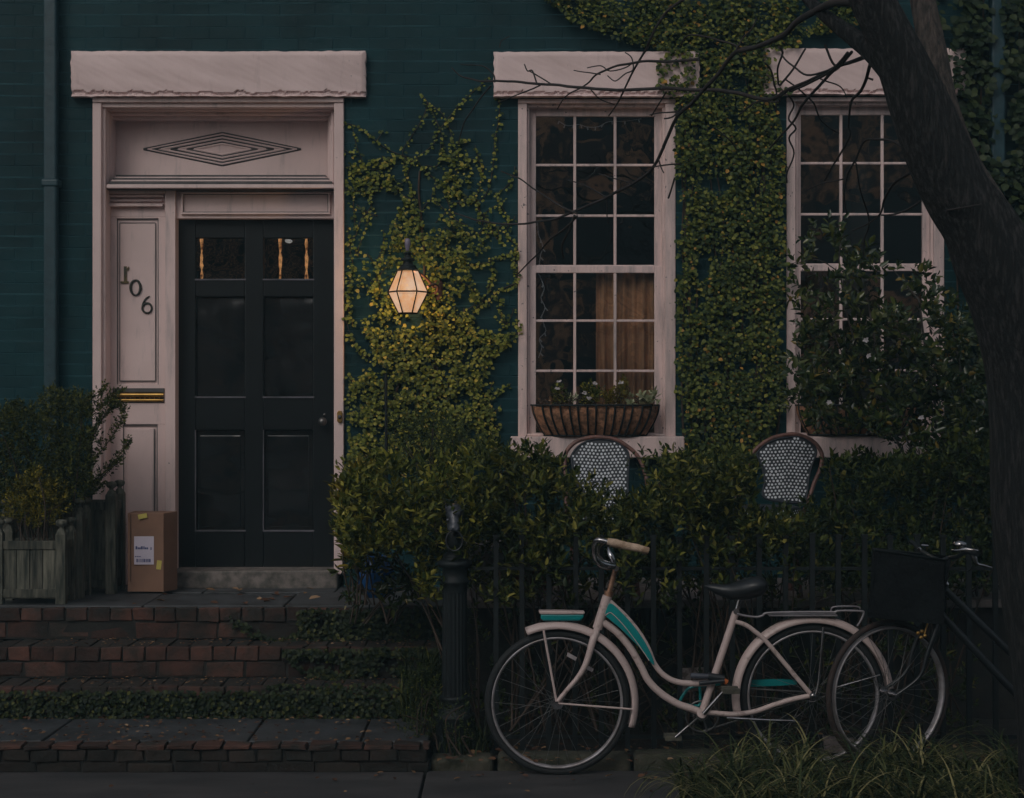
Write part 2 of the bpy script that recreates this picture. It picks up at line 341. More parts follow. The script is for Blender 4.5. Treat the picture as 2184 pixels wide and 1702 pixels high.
L = dict(
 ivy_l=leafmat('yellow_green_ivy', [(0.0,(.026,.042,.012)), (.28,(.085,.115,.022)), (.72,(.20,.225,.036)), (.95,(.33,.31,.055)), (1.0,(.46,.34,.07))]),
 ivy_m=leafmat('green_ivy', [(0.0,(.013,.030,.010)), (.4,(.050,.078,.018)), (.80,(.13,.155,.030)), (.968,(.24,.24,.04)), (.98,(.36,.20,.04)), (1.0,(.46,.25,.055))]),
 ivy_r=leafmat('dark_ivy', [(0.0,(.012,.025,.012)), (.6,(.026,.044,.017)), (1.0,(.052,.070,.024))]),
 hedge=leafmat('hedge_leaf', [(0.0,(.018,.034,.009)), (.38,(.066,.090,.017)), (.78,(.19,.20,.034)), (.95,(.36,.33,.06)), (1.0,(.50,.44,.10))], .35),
 hedgem=leafmat('shaded_hedge_leaf', [(0.0,(.014,.028,.009)), (.45,(.044,.064,.015)), (.82,(.12,.135,.026)), (.96,(.25,.24,.05)), (1.0,(.38,.33,.08))], .35),  # darker hedge leaf, the shadow on the hedge's right part put into colour
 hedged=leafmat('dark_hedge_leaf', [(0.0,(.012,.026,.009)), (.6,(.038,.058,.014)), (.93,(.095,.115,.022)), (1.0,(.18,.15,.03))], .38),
 yshrub=leafmat('yellow_shrub_leaf', [(0.0,(.06,.062,.012)), (.6,(.16,.14,.018)), (1.0,(.30,.23,.03))]),
 box=leafmat('box_leaf', [(0.0,(.012,.024,.008)), (.55,(.050,.066,.016)), (1.0,(.15,.15,.03))], .4),
 camellia=leafmat('glossy_leaf', [(0.0,(.010,.024,.008)), (.55,(.034,.056,.014)), (.94,(.095,.11,.024)), (1.0,(.24,.15,.03))], .24, .15, .6),
 step=leafmat('step_creeper_leaf', [(0.0,(.007,.015,.006)), (.55,(.016,.028,.009)), (.9,(.040,.052,.013)), (1.0,(.11,.11,.022))]),
 grass=leafmat('grass_blade', [(0.0,(.014,.026,.012)), (.5,(.045,.064,.024)), (.8,(.12,.13,.050)), (1.0,(.34,.30,.14))], .4),
 fern=leafmat('fern_leaf', [(0.0,(.018,.036,.012)), (1.0,(.044,.068,.018))]),
 pale=leafmat('pale_hosta_leaf', [(0.0,(.24,.28,.15)), (1.0,(.50,.52,.36))]),
 litter=leafmat('fallen_leaf', [(0.0,(.05,.026,.018)), (.5,(.13,.065,.04)), (.85,(.22,.13,.065)), (1.0,(.36,.24,.15))], .8, .1, .2),
 flower=leafmat('petal', [(0.0,(.40,.36,.38)), (1.0,(.62,.58,.60))], .6, .2),
)

# ------------------------------------------------------------------ ground
def sheet(name, x0, x1, y0, y1, z, m, lump=0, n=40):
    b = MB(); nx = n if lump else 1; vs = []
    for i in range(nx+1):
        for j in range(nx+1):
            x = x0+(x1-x0)*i/nx; y = y0+(y1-y0)*j/nx
            vs.append((x, y, z + (lump*noise.noise((x*3, y*3, 1)) if lump else 0)))
    b.add(vs, [(i*(nx+1)+j, (i+1)*(nx+1)+j, (i+1)*(nx+1)+j+1, i*(nx+1)+j+1) for i in range(nx) for j in range(nx)], 0, bool(lump))
    return tag(b.build(name, m), kind='structure')
sheet('ground', -150, 150, -200, 100, -.15, M['soil'])
b = MB()
xs = [-9, -5.9, -4.3, -2.75, -1.2+.81, 1.15, 2.7, 4.2, 9]
for i in range(len(xs)-1):
    for (ya, yb) in ((-2.2, -3.75), (-3.762, -5.2)):
        if xs[i] >= 1.1 and ya < -2: 
            pass
        b.box(xs[i]+.006, xs[i+1]-.006, yb, ya, -.1, 0)
tag(b.build('sidewalk', M['sidewalk'], bevel=.006), kind='structure')
b = MB(); b.box(-60, 60, -14, -5.35, -.16, -.12); tag(b.build('road', surf('asphalt', (.055,.055,.058), (.04,.04,.042), .8, 6, .6, .004, bscale=90)), kind='structure')
b = MB(); b.box(-60, 60, -5.35, -5.205, -.16, -.004); tag(b.build('kerb', M['granite'], bevel=.01), kind='structure')
sheet('garden_bed', -.37, 9, -2.1, .2, .035, M['soil'], .03, 60)
sheet('tree_bed', 1.02, 4.6, -4.3, -2.2, .045, M['soil'], .03, 50)

# ------------------------------------------------------------------ house
H = thing('brick_house', (0, 0, 0), 'dark teal painted brick house with cream door surround and multi-pane windows', 'house')
def rectP(px0, py0, px1, py1, Y=0):
    a = P(px0, py1, Y); c = P(px1, py0, Y); return a.x, c.x, a.z, c.z
door_o = list(rectP(197, 211, 733, 1262)); door_o[2] = .5
w1 = rectP(1105, 211, 1441, 931); w2 = rectP(1678, 207, 2014, 931)
b = MB()
holes = [door_o, w1, w2]; x0, x1, z0, z1 = -7, 7.5, -.15, 6.2
cx = x0
for h in holes:
    b.box(cx, h[0], 0, .42, z0, z1); b.box(h[0], h[1], 0, .42, z0, h[2]); b.box(h[0], h[1], 0, .42, h[3], z1); cx = h[1]
b.box(cx, x1, 0, .42, z0, z1)
b.build('wall', M['brick'], H)
b = MB()   # room shell behind the front wall
b.box(x0, x1, 3.4, 3.5, z0, z1); b.box(x0, x1, .42, 3.4, z0, .5); b.box(x0, x1, .42, 3.4, 4.2, 4.3)
for xx in (x0, -.9, 2.05, x1-.1): b.box(xx, xx+.1, .42, 3.4, .5, 4.2)
b.build('interior', M['room'], H)
b = MB(); b.box(x0-.2, x1+.2, -.15, 3.6, z1, z1+.15); b.build('unseen_roof_slab', M['iron'], H)  # unseen slab added to keep light from leaking into the rooms

def lintel(px0, py0, px1, py1, seed):
    a0, a1, c0, c1 = rectP(px0, py0, px1, py1, -.07); nx, nz = int((a1-a0)/.009), 34; vs = []
    for i in range(nx+1):
        for j in range(nz+1):
            u, v = i/nx, j/nz; x = a0+(a1-a0)*u; z = c0+(c1-c0)*v; e = min(u*(a1-a0), (1-u)*(a1-a0), (1-v)*(c1-c0), .03)/.03
            y = -.07 + .021*noise.noise((x*2+z*2+seed, z*3, seed)) + .004*noise.noise((x*6+z*9, z*10+seed, 0)) + .0012*noise.noise((x*24+z*40, z*20, seed))
            rg = .024 + .016*noise.noise((x*11, seed, 0)) + .012*noise.noise((x*34, seed, 3)); d = z - c0
            if d < rg: y += .020 * (1 if d > rg*.35 else d/(rg*.35)) * (.7+.5*noise.noise((x*60, z*90, 1)))
            y += .012*(1-e)**2
            ez = .004*noise.noise((x*25, seed, 9)) if j == 0 or j == nz else 0
            ex = .006*noise.noise((z*30, seed, 5)) if i in (0, nx) else 0
            vs.append((x+ex, y, z+ez))
    g = lambda i, j: i*(nz+1)+j
    b = MB(); b.add(vs, [(g(i,j), g(i+1,j), g(i+1,j+1), g(i,j+1)) for i in range(nx) for j in range(nz)], 0, False)
    rim_ = [g(i,0) for i in range(nx+1)] + [g(nx,j) for j in range(1,nz+1)] + [g(i,nz) for i in range(nx-1,-1,-1)] + [g(0,j) for j in range(nz-1,0,-1)]
    rv = [vs[k] for k in rim_]; n = len(rv); b.add(rv + [(v[0], .02, v[2]) for v in rv], [(k, k+n, (k+1)%n+n, (k+1)%n) for k in range(n)])
    return b.build('lintel', M['stone'], H)
lintel(150, 108, 779, 205, 1.3); lintel(1053, 109, 1492, 205, 5.1); lintel(1632, 102, 2062, 200, 8.7)

def window(px0, py0, px1, py1, gx0, gx1, gyt, gym0, gym1, vm, hu, hl, sx0, sx1):
    W_ = MB()  # casing
    cw = 19
    W_.pbox(px0, py0+9, px0+cw, py1, -.012, .16); W_.pbox(px1-cw-3, py0+9, px1, py1, -.012, .16)
    W_.pbox(px0, py0, px1, py0+9, -.02, .16); W_.pbox(px0+cw, py0+9, px1-cw-3, py0+17, .012, .16)
    W_.pbox(px0+cw, py0+12, px0+cw+5, py1, .02, .16); W_.pbox(px1-cw-9, py0+12, px1-cw-3.2, py1, .02, .16)
    w = W_.build('window', M['whitew'], H, bevel=.004)
    def sash(yt, yb, Y, top, bot, hs):
        s = MB(); l, r = gx0-17, gx1+17
        s.pbox(l, yt-top, gx0, yb+bot, Y, Y+.035); s.pbox(gx1, yt-top, r, yb+bot, Y, Y+.035)
        s.pbox(gx0, yt-top, gx1, yt, Y, Y+.035); s.pbox(gx0, yb, gx1, yb+bot, Y, Y+.035)
        for v in vm: s.pbox(v-3, yt, v+3, yb, Y+.004, Y+.03)
        for h in hs:
            e = [gx0] + [x for v in vm for x in (v-3, v+3)] + [gx1]
            for k in range(0, len(e), 2): s.pbox(e[k], h-2.6, e[k+1], h+2.6, Y+.006, Y+.028)
        o = s.build('sash', M['whitew'], w, bevel=.003)
        g = MB(); a0, a1, c0, c1 = rectP(gx0-4, yt-4, gx1+4, yb+4, Y+.018)
        nx = 12; 
        g.add([(a0,Y+.0175,c0),(a1,Y+.0175,c0),(a1,Y+.0175,c1),(a0,Y+.0175,c1)], [(0,1,2,3)])
        g.build('glass', M['wglass'], w)
    sash(gyt, gym0, .075, 19, 4, hu)
    sash(gym1, py1-8, .04, 15, 8, hl)
    # sill
    s = MB(); s.pbox(sx0, py1, sx1, py1+45, -.10, .05); s.pbox(px0+cw, py1-6, px1-cw-3, py1-.5, -.02, .035)
    s.build('window_sill', M['whitew'], H, bevel=.006)
    return w
window(1105, 211, 1441, 931, 1143, 1396, 248, 565, 582, (1226, 1312), (352, 460), (684, 791), 1089, 1460)
window(1678, 207, 2014, 931, 1708, 1968, 245, 562, 578, (1794, 1882), (348, 457), (681, 790), 1662, 2032)

# --- door surround
DF = MB()
DF.pbox(197, 218, 216, 1262, -.03, .3); DF.pbox(216, 229, 225, 1262, .0, .3)
DF.pbox(197, 207, 733, 218, -.04, .3); DF.pbox(216, 218, 716, 229, -.015, .3)
DF.pbox(712, 218, 733, 1225, -.03, .3)
ds = DF.build('door_surround', M['white'], H, bevel=.005)
YT = .24
t = MB(); t.pbox(222, 225, 712, 392, YT, YT+.03)      # transom panel back
t.build('transom_panel', M['white'], ds)
t = MB()   # stepped mouldings round the recess
for i, (k, Y) in enumerate(((0, .05), (1, .10), (2, .15))):
    off = k*9
    t.pbox(225+off*.6, 229+off, 712-off*.5, 236+off, Y, Y+.09)
    t.pbox(225+off*.55, 238, 231+off*.55, 392, Y, Y+.09); t.pbox(706-off*.4, 238, 712-off*.4, 392, Y, Y+.09)
t.build('recess_moulding', M['white'], ds, bevel=.006)
dm = MB(); c = P(474, 318, YT-.004); s_ = sc(YT)
for (hw, hh) in ((159, 31.8), (130, 25.2), (93, 18.2), (60, 11.6)):
    q = [(c.x-hw/s_, c.z), (c.x, c.z+hh/s_), (c.x+hw/s_, c.z), (c.x, c.z-hh/s_)]
    for k in range(4):
        p, r = q[k], q[(k+1) % 4]; dm.tube([(p[0], YT-.002, p[1]), (r[0], YT-.002, r[1])], .0060, 6, 0, smooth=False)
dm.build('diamond_moulding', M['white'], ds)
dm2 = MB()  # dark lines painted for the shade beside the diamond mouldings
for (hw, hh) in ((168, 34.6), (150, 29.6), (110, 22), (76, 15.4)):
    q = [(c.x-hw/s_, c.z), (c.x, c.z+hh/s_), (c.x+hw/s_, c.z), (c.x, c.z-hh/s_)]
    for k in range(4):
        p, r = q[k], q[(k+1) % 4]; dm2.tube([(p[0], YT-.0010, p[1]), (r[0], YT-.0010, r[1])], .0066, 4, 0, smooth=False)
dm2.build('diamond_shade_line', M['groove'], ds)
co = MB()
co.pbox(227, 393, 712, 401, -.005, .32); co.pbox(236, 383.5, 704, 387, .045, .23); co.pbox(243, 377, 697, 380, .10, .235)
co.build('cornice', M['white'], ds, bevel=.003)
cg = MB(); cg.pbox(231, 387, 708, 393, .025, .225); cg.pbox(240, 380, 700, 383.5, .075, .228); cg.pbox(247, 373, 694, 377, .15, .238); cg.pbox(228, 401, 711, 404, .03, .3)  # dark bands stand in for the shade between the cornice steps
cg.build('cornice_shade_band', M['groove'], ds)
YP = .13
p = MB(); p.pbox(221, 404, 354, 463, YP, YP+.12)
p.pbox(221, 463, 249, 832, YP, YP+.12); p.pbox(338, 463, 354, 832, YP, YP+.12); p.pbox(249, 463, 338, 466, YP, YP+.1); p.pbox(249, 820, 338, 832, YP, YP+.1)
p.pbox(221, 832, 354, 905, YP, YP+.12); p.pbox(221, 905, 262, 1262, YP, YP+.12); p.pbox(336, 905, 354, 1262, YP, YP+.12); p.pbox(262, 1180, 336, 1262, YP, YP+.12)
p.pbox(249, 466, 338, 820, YP+.014, YP+.1); p.pbox(262, 905, 336, 1180, YP+.016, YP+.1)
p.pbox(256, 476, 331, 812, YP+.008, YP+.1); p.pbox(270, 915, 328, 1180, YP+.008, YP+.1)
p.pbox(226, 406, 350, 413, YP-.05, YP+.01); p.pbox(228, 415, 348, 420, YP-.035, YP+.01); p.pbox(229, 434, 347, 440, YP-.04, YP+.01); p.pbox(232, 425, 345, 430, YP-.02, YP+.01)
p.pbox(352, 403, 374, 1262, .09, .3)
p.build('pilaster_panel', M['white'], ds, bevel=.003)
g = MB()  # dark lines painted as shade in the pilaster creases
for (a0, b0, a1, b1) in ((249,466,338,468.2),(256,474.5,331,476),(256,812,331,813.6),(229,440,347,443),(229,421,347,423),(262,905,336,908)): g.pbox(a0,b0,a1,b1, YP+.005, YP+.05)
for (a0, b0, a1, b1) in ((249,468,251,820),(336.5,468,338,820),(254.6,476,256,812),(331,476,332.4,812),(262,908,263.5,1180),(334.5,908,336,1180),(328,915,330,1180)): g.pbox(a0,b0,a1,b1, YP+.0065, YP+.05)
g.build('panel_shade_line', surf('soft_groove_shade', (.15,.13,.13), (.07,.065,.065), .8, 6), ds)
p = MB(); p.pbox(374, 403, 712, 466, .12, .3); p.pbox(386, 409, 704, 413, .10, .13); p.pbox(386, 453, 704, 457, .10, .13); p.pbox(386, 413, 390, 453, .10, .13); p.pbox(700, 413, 704, 453, .10, .13)
p.build('header_panel', M['white'], ds, bevel=.003)
g = MB(); g.pbox(390, 413, 700, 415, .112, .13); g.pbox(390, 413, 391.6, 453, .113, .13); g.pbox(698.6, 413, 700, 453, .113, .13); g.pbox(390,451.6,700,453,.1135,.13); g.build('panel_shade_line', M['groove'], ds)  # header panel creases get painted shade lines too
# mail slot
ms = MB(); ms.pbox(240, 828, 350, 836, YP-.012, YP+.05, 1); ms.pbox(240, 836, 350, 859, YP-.004, YP+.05, 1)
ms.tube([P(242, 842.5, YP-.016), P(349, 842.5, YP-.016)], .013, 12); ms.tube([P(252, 853.5, YP-.012), P(349, 853.5, YP-.012)], .0085, 12)
for k in range(9):
    ms.pbox(256+k*10.3, 847.5, 257.5+k*10.3, 850, YP-.02, YP)
ms.build('mail_slot', [M['gold'], M['groove']], ds)
# house numbers
def dig(pts, wr, name, m):
    d = MB(); q = catmull(pts, 6) if len(pts) > 4 else pts
    d.tube([P(x, y, YP-.002) for x, y in q], wr, 8, 0, flat=.35); return d, name, m
d = MB(); d.pbox(264, 568, 270, 601, YP-.001, YP+.009); d.pbox(257, 600, 274, 604, YP-.0015, YP+.009)
d.prism([(P(264,568,0).x, P(0,568,YP).z), (P(264,568,0).x, P(0,575,YP).z), (P(258,0,0).x, P(0,578,YP).z), (P(258,0,0).x, P(0,575,YP).z)], YP-.0005, YP+.009)
d.build('house_number', M['ydig'], ds)
dgm = surf('bronze_digit', (.030,.034,.026), (.018,.02,.018), .5, 8, 0)
d = MB(); ring = [(289 + 10.5*math.cos(a), 613.5 + 16*math.sin(a)) for a in np.linspace(0, 2*math.pi, 28)]
d.tube([P(x, y, YP+.002) for x, y in ring], [(.0046 + .0036*abs(math.cos(a))) for a in np.linspace(0, 2*math.pi, 28)], 8, cap=False); d.build('house_number', dgm, ds)
d = MB(); ring = [(313.5 + 10*math.cos(a), 657 + 10.5*math.sin(a)) for a in np.linspace(0, 2*math.pi, 24)]
d.tube([P(x, y, YP+.002) for x, y in ring], .0060, 8, cap=False)
d.tube([P(x, y, YP+.002) for x, y in catmull([(319,631.5),(312,636),(306,645),(303.5,655)], 5)], [.003,.0052,.0055], 8); d.build('house_number', dgm, ds)
db = MB(); db.prism([(P(719+x,0,-.04).x, P(0,889+y,-.04).z) for x, y in ((0,-9),(3,-13),(8,-13),(11,-9),(11,9),(8,13),(3,13),(0,9))], -.045, -.028, 0); db.ball(P(724.5,889,-.046), .012, 8, 1)
db.build('doorbell', [M['gold'], M['groove']], ds, bevel=.002)
th = MB(); th.box(P(368,0,0).x, P(722,0,0).x, -.07, .24, .585, .69, 0, .004); th.build('threshold', M['granite'], ds, bevel=.012, seg=3)

# --- door
YD = .19
D = MB()
xl = [374, 417, 522, 562, 668, 712]; rows = [(467,508),(508,597),(597,633),(633,848),(848,917),(917,1133),(1133,1222)]
for i in (0, 2, 4): D.pbox(xl[i], 466, xl[i+1], 1222, YD, YD+.045)
for r_ in (0, 2, 4, 6):
    for i in (1, 3): D.pbox(xl[i], rows[r_][0] if r_ else 466, xl[i+1], rows[r_][1], YD+.0004, YD+.044)
dr = D.build('door', M['black'], H, bevel=.005)
for i in (1, 3):
    for ri in (3, 5):
        y0_, y1_ = rows[ri]; q = MB()
        q.pbox(xl[i], y0_, xl[i+1], y1_, YD+.03, YD+.042)
        if ri == 5: q.pbox(xl[i]+9, y0_+12, xl[i+1]-9, y1_-9, YD+.024, YD+.03)
        q.build('door_panel', M['gloss'], dr, bevel=.004, seg=2)
    wm = surf('pale_moulding', (.17,.16,.19), (.08,.08,.09), .3, 6, 0)  # paler edge strips on the door panels
    for ri in (1, 3, 5):
        e = MB(); y0_, y1_ = rows[ri]; e.pbox(xl[i]-2, y1_-2.4, xl[i+1]+2, y1_+.8, YD-.006, YD+.012)
        if ri == 5: e.pbox(xl[i]-1.4, y0_, xl[i]+.4, y1_-2.6, YD-.005, YD+.012)
        e.build('panel_moulding', wm, dr)
    g = MB(); a0, a1, c0, c1 = rectP(xl[i]-2, 506, xl[i+1]+2, 599, YD+.02); g.add([(a0,YD+.02,c0),(a1,YD+.02,c0),(a1,YD+.02,c1),(a0,YD+.02,c1)], [(0,1,2,3)])
    g.build('glass_pane', M['dglass'], dr)
k = MB(); kc = P(690, 899, YD); k.tube([(kc.x, YD+.01, kc.z), (kc.x, YD-.04, kc.z)], .008, 10); k.ball((kc.x, YD-.055, kc.z), .026, 12); k.ball((kc.x+.006, YD-.004, kc.z+.04), .009, 8)
k.build('door_knob', surf('old_pewter', (.20,.19,.18), (.1,.1,.1), .35, 8, 0, metal=.8), dr)
# narrow glowing strips set behind the door glass
for (px, py, Y) in ((598, 540, .7), (654, 536, .9), (430, 540, .8)):
    s_ = MB(); s_.tube([P(px+random.uniform(-.7,.7), yy, Y) for yy in np.linspace(502, 604, 12)], [random.choice((.007,.010,.012))*(1 if k % 4 else .4) for k in range(12)], 8)
    tag(s_.build('hall_glow_strip', M['warm']), {598:'warm narrow strip glowing behind the right door pane, nearer its middle', 654:'warm narrow strip glowing behind the right door pane, near its right edge', 430:'warm narrow strip glowing behind the left door pane'}[px], 'lamp', 'glowing strips seen through the door glass')

# downpipes
def downpipe(px0, px1, name_lab):
    d = MB(); a = P(px0, 0, -.06).x; c_ = P(px1, 0, -.06).x
    d.box(a, c_, -.09, -.02, .60, 5.9)
    for z in (1.35, 2.9, 4.1): d.box(a-.012, c_+.012, -.097, -.0, z, z+.045)
    o = d.build('downpipe', M['teal'], H, bevel=.012, seg=3); o['label'] = name_lab; return o
downpipe(95, 123, 'square teal downpipe left of the door'); downpipe(2112, 2142, 'teal downpipe at the right edge beyond the tree')

# curtains and string lights
def curtain(px0, px1, py0, py1, Y, lab, mat):
    b = MB(); n = 60; vs = []
    for i in range(n+1):
        u = i/n; px = px0+(px1-px0)*u; y = Y + .018*math.sin(u*46) + .010*math.sin(u*17)
        for py in (py0, (py0+py1)/2, py1):
            q = P(px, py, Y); vs.append((q.x, y, q.z))
    b.add(vs, [(i*3+j, i*3+j+1, i*3+j+4, i*3+j+3) for i in range(n) for j in range(2)], 0, True)
    return tag(b.build('curtain', mat, solid=.003), lab, 'curtain')
curtain(1272, 1425, 575, 935, .125, 'brown curtain hanging in the lower right of the middle window', M['curtain'])
curtain(1690, 1800, 575, 935, .22, 'dark red-brown curtain behind the shrub in the right window', surf('maroon_curtain', (.085,.034,.026), (.045,.02,.015), .9, 12, .3, .004, (6,1,.3)))
def lights(pts, Y, lab):
    b = MB(); q = [P(682.5+.3516*x, y, Y) for x, y in pts]; q = catmull(q, 4); b.tube(q, .0026, 5)
    for v in q[::3]: b.tube([v, (v[0]+random.uniform(-.012,.02), v[1], v[2]-.018)], .004, 5)
    tag(b.build('string_lights', M['wire']), lab, 'string lights')
c6 = lambda l: [(x, 511.9+.3516*y) for x, y in l]; c5 = lambda l: [(x, .3516*y) for x, y in l]
lights(c6([(1325,205),(1360,290),(1340,350),(1365,410),(1345,470),(1370,550),(1330,600),(1345,650),(1325,715)]), .10, 'white string of unlit fairy lights down the left of the lower sash, middle window')
lights(c5([(1320,1350),(1325,1420),(1350,1490),(1335,1560),(1330,1610)]), .13, 'short white string of fairy lights at the left of the upper sash, middle window')
lights(c5([(1450,735),(1500,762),(1570,755),(1620,770),(1690,768),(1750,738),(1850,735),(1950,720)]), .13, 'white string of fairy lights draped along the top of the middle window')

# jug on the middle sash rail
# ------------------------------------------------------------------ steps
ST = thing('front_steps', P(460, 1600, -1.6), 'red brick front steps with bluestone landing overgrown by creeper', 'steps')
XE = P(915, 0, -2.25).x
zp, z2, z3, zl = .589, .426, .270, .124
d0, d1, d2, dl = -1.0, -1.28, -1.55, -2.25
XL = -5.0
def brickrow(mb, y0, y1, z0, z1, w, x0=XL, x1=XE, off=0, gap=.007, j=.005, var=.03):
    x = x0 + off
    while x < x1:
        ww = w*(1+random.uniform(-var, var)); e = min(x+ww-gap, x1)
        if e - x > .02: mb.box(x, e, y0+random.uniform(-.003,.004), y1, z0, z1+random.uniform(-.002,.002), 0, j)
        x += ww
def stepblock(name, Yf, Yb, ztop, zbot, slab=False):
    c_ = MB(); c_.box(XL, XE-.006, Yf+.014, Yb, zbot, ztop-.012); core = c_.build('step_core', M['mortar'], ST)
    m_ = MB()
    brickrow(m_, Yf, Yf+.045, ztop-.068, ztop, .116)
    h = ztop - .076 - zbot
    brickrow(m_, Yf+.010, Yf+.1, zbot+.006, zbot + h, .222, off=-random.uniform(0,.1), gap=.012, var=.1)
    return m_.build(name, M['redbrick'], ST, bevel=.005)
stepblock('brick_step', d0, .25, zp, z2); stepblock('brick_step', d1, d0+.03, z2, z3); stepblock('brick_step', d2, d1+.03, z3, zl)
m_ = MB()
for (ya, yb, z) in ((d0+.1, d0+.4, zp),):
    pass
for (ya, yb, z) in ((d1+.104, d0+.02, z2), (d2+.104, d1+.02, z3)):
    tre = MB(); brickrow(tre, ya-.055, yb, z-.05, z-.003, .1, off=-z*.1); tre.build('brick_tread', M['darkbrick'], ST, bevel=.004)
pl = MB()
x = XL
while x < XE+.4:
    w = random.uniform(.6, .95); pl.box(x, min(x+w-.008, XE+.3), d0+.105, -.36+random.uniform(-.1,.1), zp-.04, zp+.002, 0, .002); pl.box(x+.2, min(x+w+.192, XE+.3), -.25, .3, zp-.04, zp+.001, 0, .001); x += w
pl.build('bluestone_slab', M['bluestone'], ST, bevel=.006)
# low landing
c_ = MB(); c_.box(XL, XE-.01, dl+.02, d2+.03, -.05, zl-.02); c_.build('landing_core', M['mortar'], ST)
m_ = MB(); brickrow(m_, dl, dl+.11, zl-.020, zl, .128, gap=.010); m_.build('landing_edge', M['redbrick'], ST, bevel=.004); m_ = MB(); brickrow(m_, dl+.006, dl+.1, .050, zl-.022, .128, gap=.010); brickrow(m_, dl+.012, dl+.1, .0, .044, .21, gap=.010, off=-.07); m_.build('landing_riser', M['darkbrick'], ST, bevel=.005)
m_ = MB(); x = XL
while x < XE:
    w = random.uniform(.5, 1.0); m_.box(x, min(x+w-.01, XE-.01), dl+.118, d2-.0, zl-.04, zl-.002+random.uniform(-.003,.003), 0, .002); x += w
m_.build('landing_slab', M['bluestone'], ST, bevel=.006)

# patio behind the railing
m_ = MB(); x = XE+.02
while x < 5.5:
    w = random.uniform(.5,.8); m_.box(x, x+w-.01, -1.1, -.001, .60, .645, 0, .002); x += w
tag(m_.build('patio', M['pale'], bevel=.008), kind='structure')
m_ = MB(); m_.box(XE+.02, 5.5, -1.06, -.002, -.05, .598); tag(m_.build('patio_base', M['mortar']), kind='structure')
# kerb stones of the bed
x = P(918, 0, -2.2).x; i = 0
labs = ['mossy edging stone beside the iron post', 'mossy edging stone behind the front wheel of the white bicycle', 'mossy edging stone just right of the white bicycle front wheel', 'mossy edging stone under the white bicycle pedals', 'mossy edging stone below the white bicycle rear wheel', 'mossy edging stone behind the black bicycle wheel', 'mossy edging stone near the big tree trunk']
while x < 3.3:
    w = [.30, .62, .42, .5, .45, .5, .6, .5][i % 8]; m_ = MB(); nx, nz = 16, 6; vs = []
    m_.box(x, x+w-.015, -2.2, -2.06, -.04, .062+random.uniform(-.01,.012), 0, .006)
    o = m_.build('edging_stone', M['moss'], bevel=.025, seg=4); tag(o, labs[min(i, 6)], 'stone', 'edging stones along the garden bed'); x += w; i += 1

# ------------------------------------------------------------------ foliage generators
def inpoly(x, y, poly):
    c = False; j = len(poly)-1
    for i in range(len(poly)):
        xi, yi = poly[i]; xj, yj = poly[j]
        if (yi > y) != (yj > y) and x < (xj-xi)*(y-yi)/(yj-yi)+xi: c = not c
        j = i
    return c
def psample(poly, n, dens=None):
    xs = [p[0] for p in poly]; ys = [p[1] for p in poly]; out = []
    while len(out) < n:
        x = random.uniform(min(xs), max(xs)); y = random.uniform(min(ys), max(ys))
        if inpoly(x, y, poly) and (dens is None or random.random() < dens(x, y)): out.append((x, y))
    return out
class Leaves:
    def __init__(s): s.p=[]; s.t=[]; s.n=[]; s.s=[]
    def add(s, p, t, n, sz): s.p.append(tuple(p)); s.t.append(tuple(t)); s.n.append(tuple(n)); s.s.append(sz)
    def wall(s, px, py, Y, sz):
        s.add(P(px, py, Y), (random.choice((-1,1))*random.uniform(.1,1.0), random.uniform(-.6,-.15), random.uniform(-1.1,-.05)), (random.uniform(-.5,.5), -1, random.uniform(.1,1.2)), sz)
    def build(s, name, wr, mat, parent=None): return leaf_mesh(name, s.p, s.t, s.n, np.array(s.s), wr, mat, parent)
    def sprig(s, p, d, ln, k, sz, spread=.9):
        d = Vector(d).normalized(); a = d.orthogonal().normalized(); b_ = d.cross(a); ph = random.random()*6
        for i in range(k):
            q = ph + i*2.4; rad = a*math.cos(q) + b_*math.sin(q); f = i/max(1, k-1)
            pos = Vector(p) + d*ln*f; t = d*(.45+.7*f) + rad*spread*(1-.45*f)
            nn = d*1.0 - rad*.5 + Vector((random.uniform(-.3,.3), random.uniform(-.3,.3), .2))
            s.add(pos, t, nn, sz*random.uniform(.7, 1.15)*(1-.25*f))
NZ = lambda x, y, s=1.0, o=0: noise.noise((x*s, y*s, o))

# --- creeper between door and middle window
ivy = thing('climbing_creeper', P(900, 1000, -.04), 'yellow-green creeper climbing the wall around the lit lantern, between door and window', 'climbing plant')
lv = Leaves(); st = MB()
def strand(conv, pts, spread=5, step=5.3, sz=.0225, stem=True, m_=2):
    q = catmull([conv(*p) for p in pts], 8)
    if stem: st.tube([P(x, y, -.006) for x, y in q], .0022, 4, cap=False)
    acc = 0
    for i in range(len(q)-1):
        d = math.hypot(q[i+1][0]-q[i][0], q[i+1][1]-q[i][1]); acc += d
        while acc > step:
            acc -= step
            tx, ty = (q[i+1][0]-q[i][0])/max(d,1e-6), (q[i+1][1]-q[i][1])/max(d,1e-6)
            for _ in range(m_):
                sd_ = random.choice((-1,1))*random.uniform(.2,1.1)*spread*.55; lv.wall(q[i][0]-ty*sd_+random.gauss(0,1), q[i][1]+tx*sd_+random.gauss(0,1), -random.uniform(.006,.035), sz*random.uniform(.6,1.2))
k5 = lambda x, y: (682.5+.3516*x, .3516*y); k6 = lambda x, y: (682.5+.3516*x, 511.9+.3516*y)
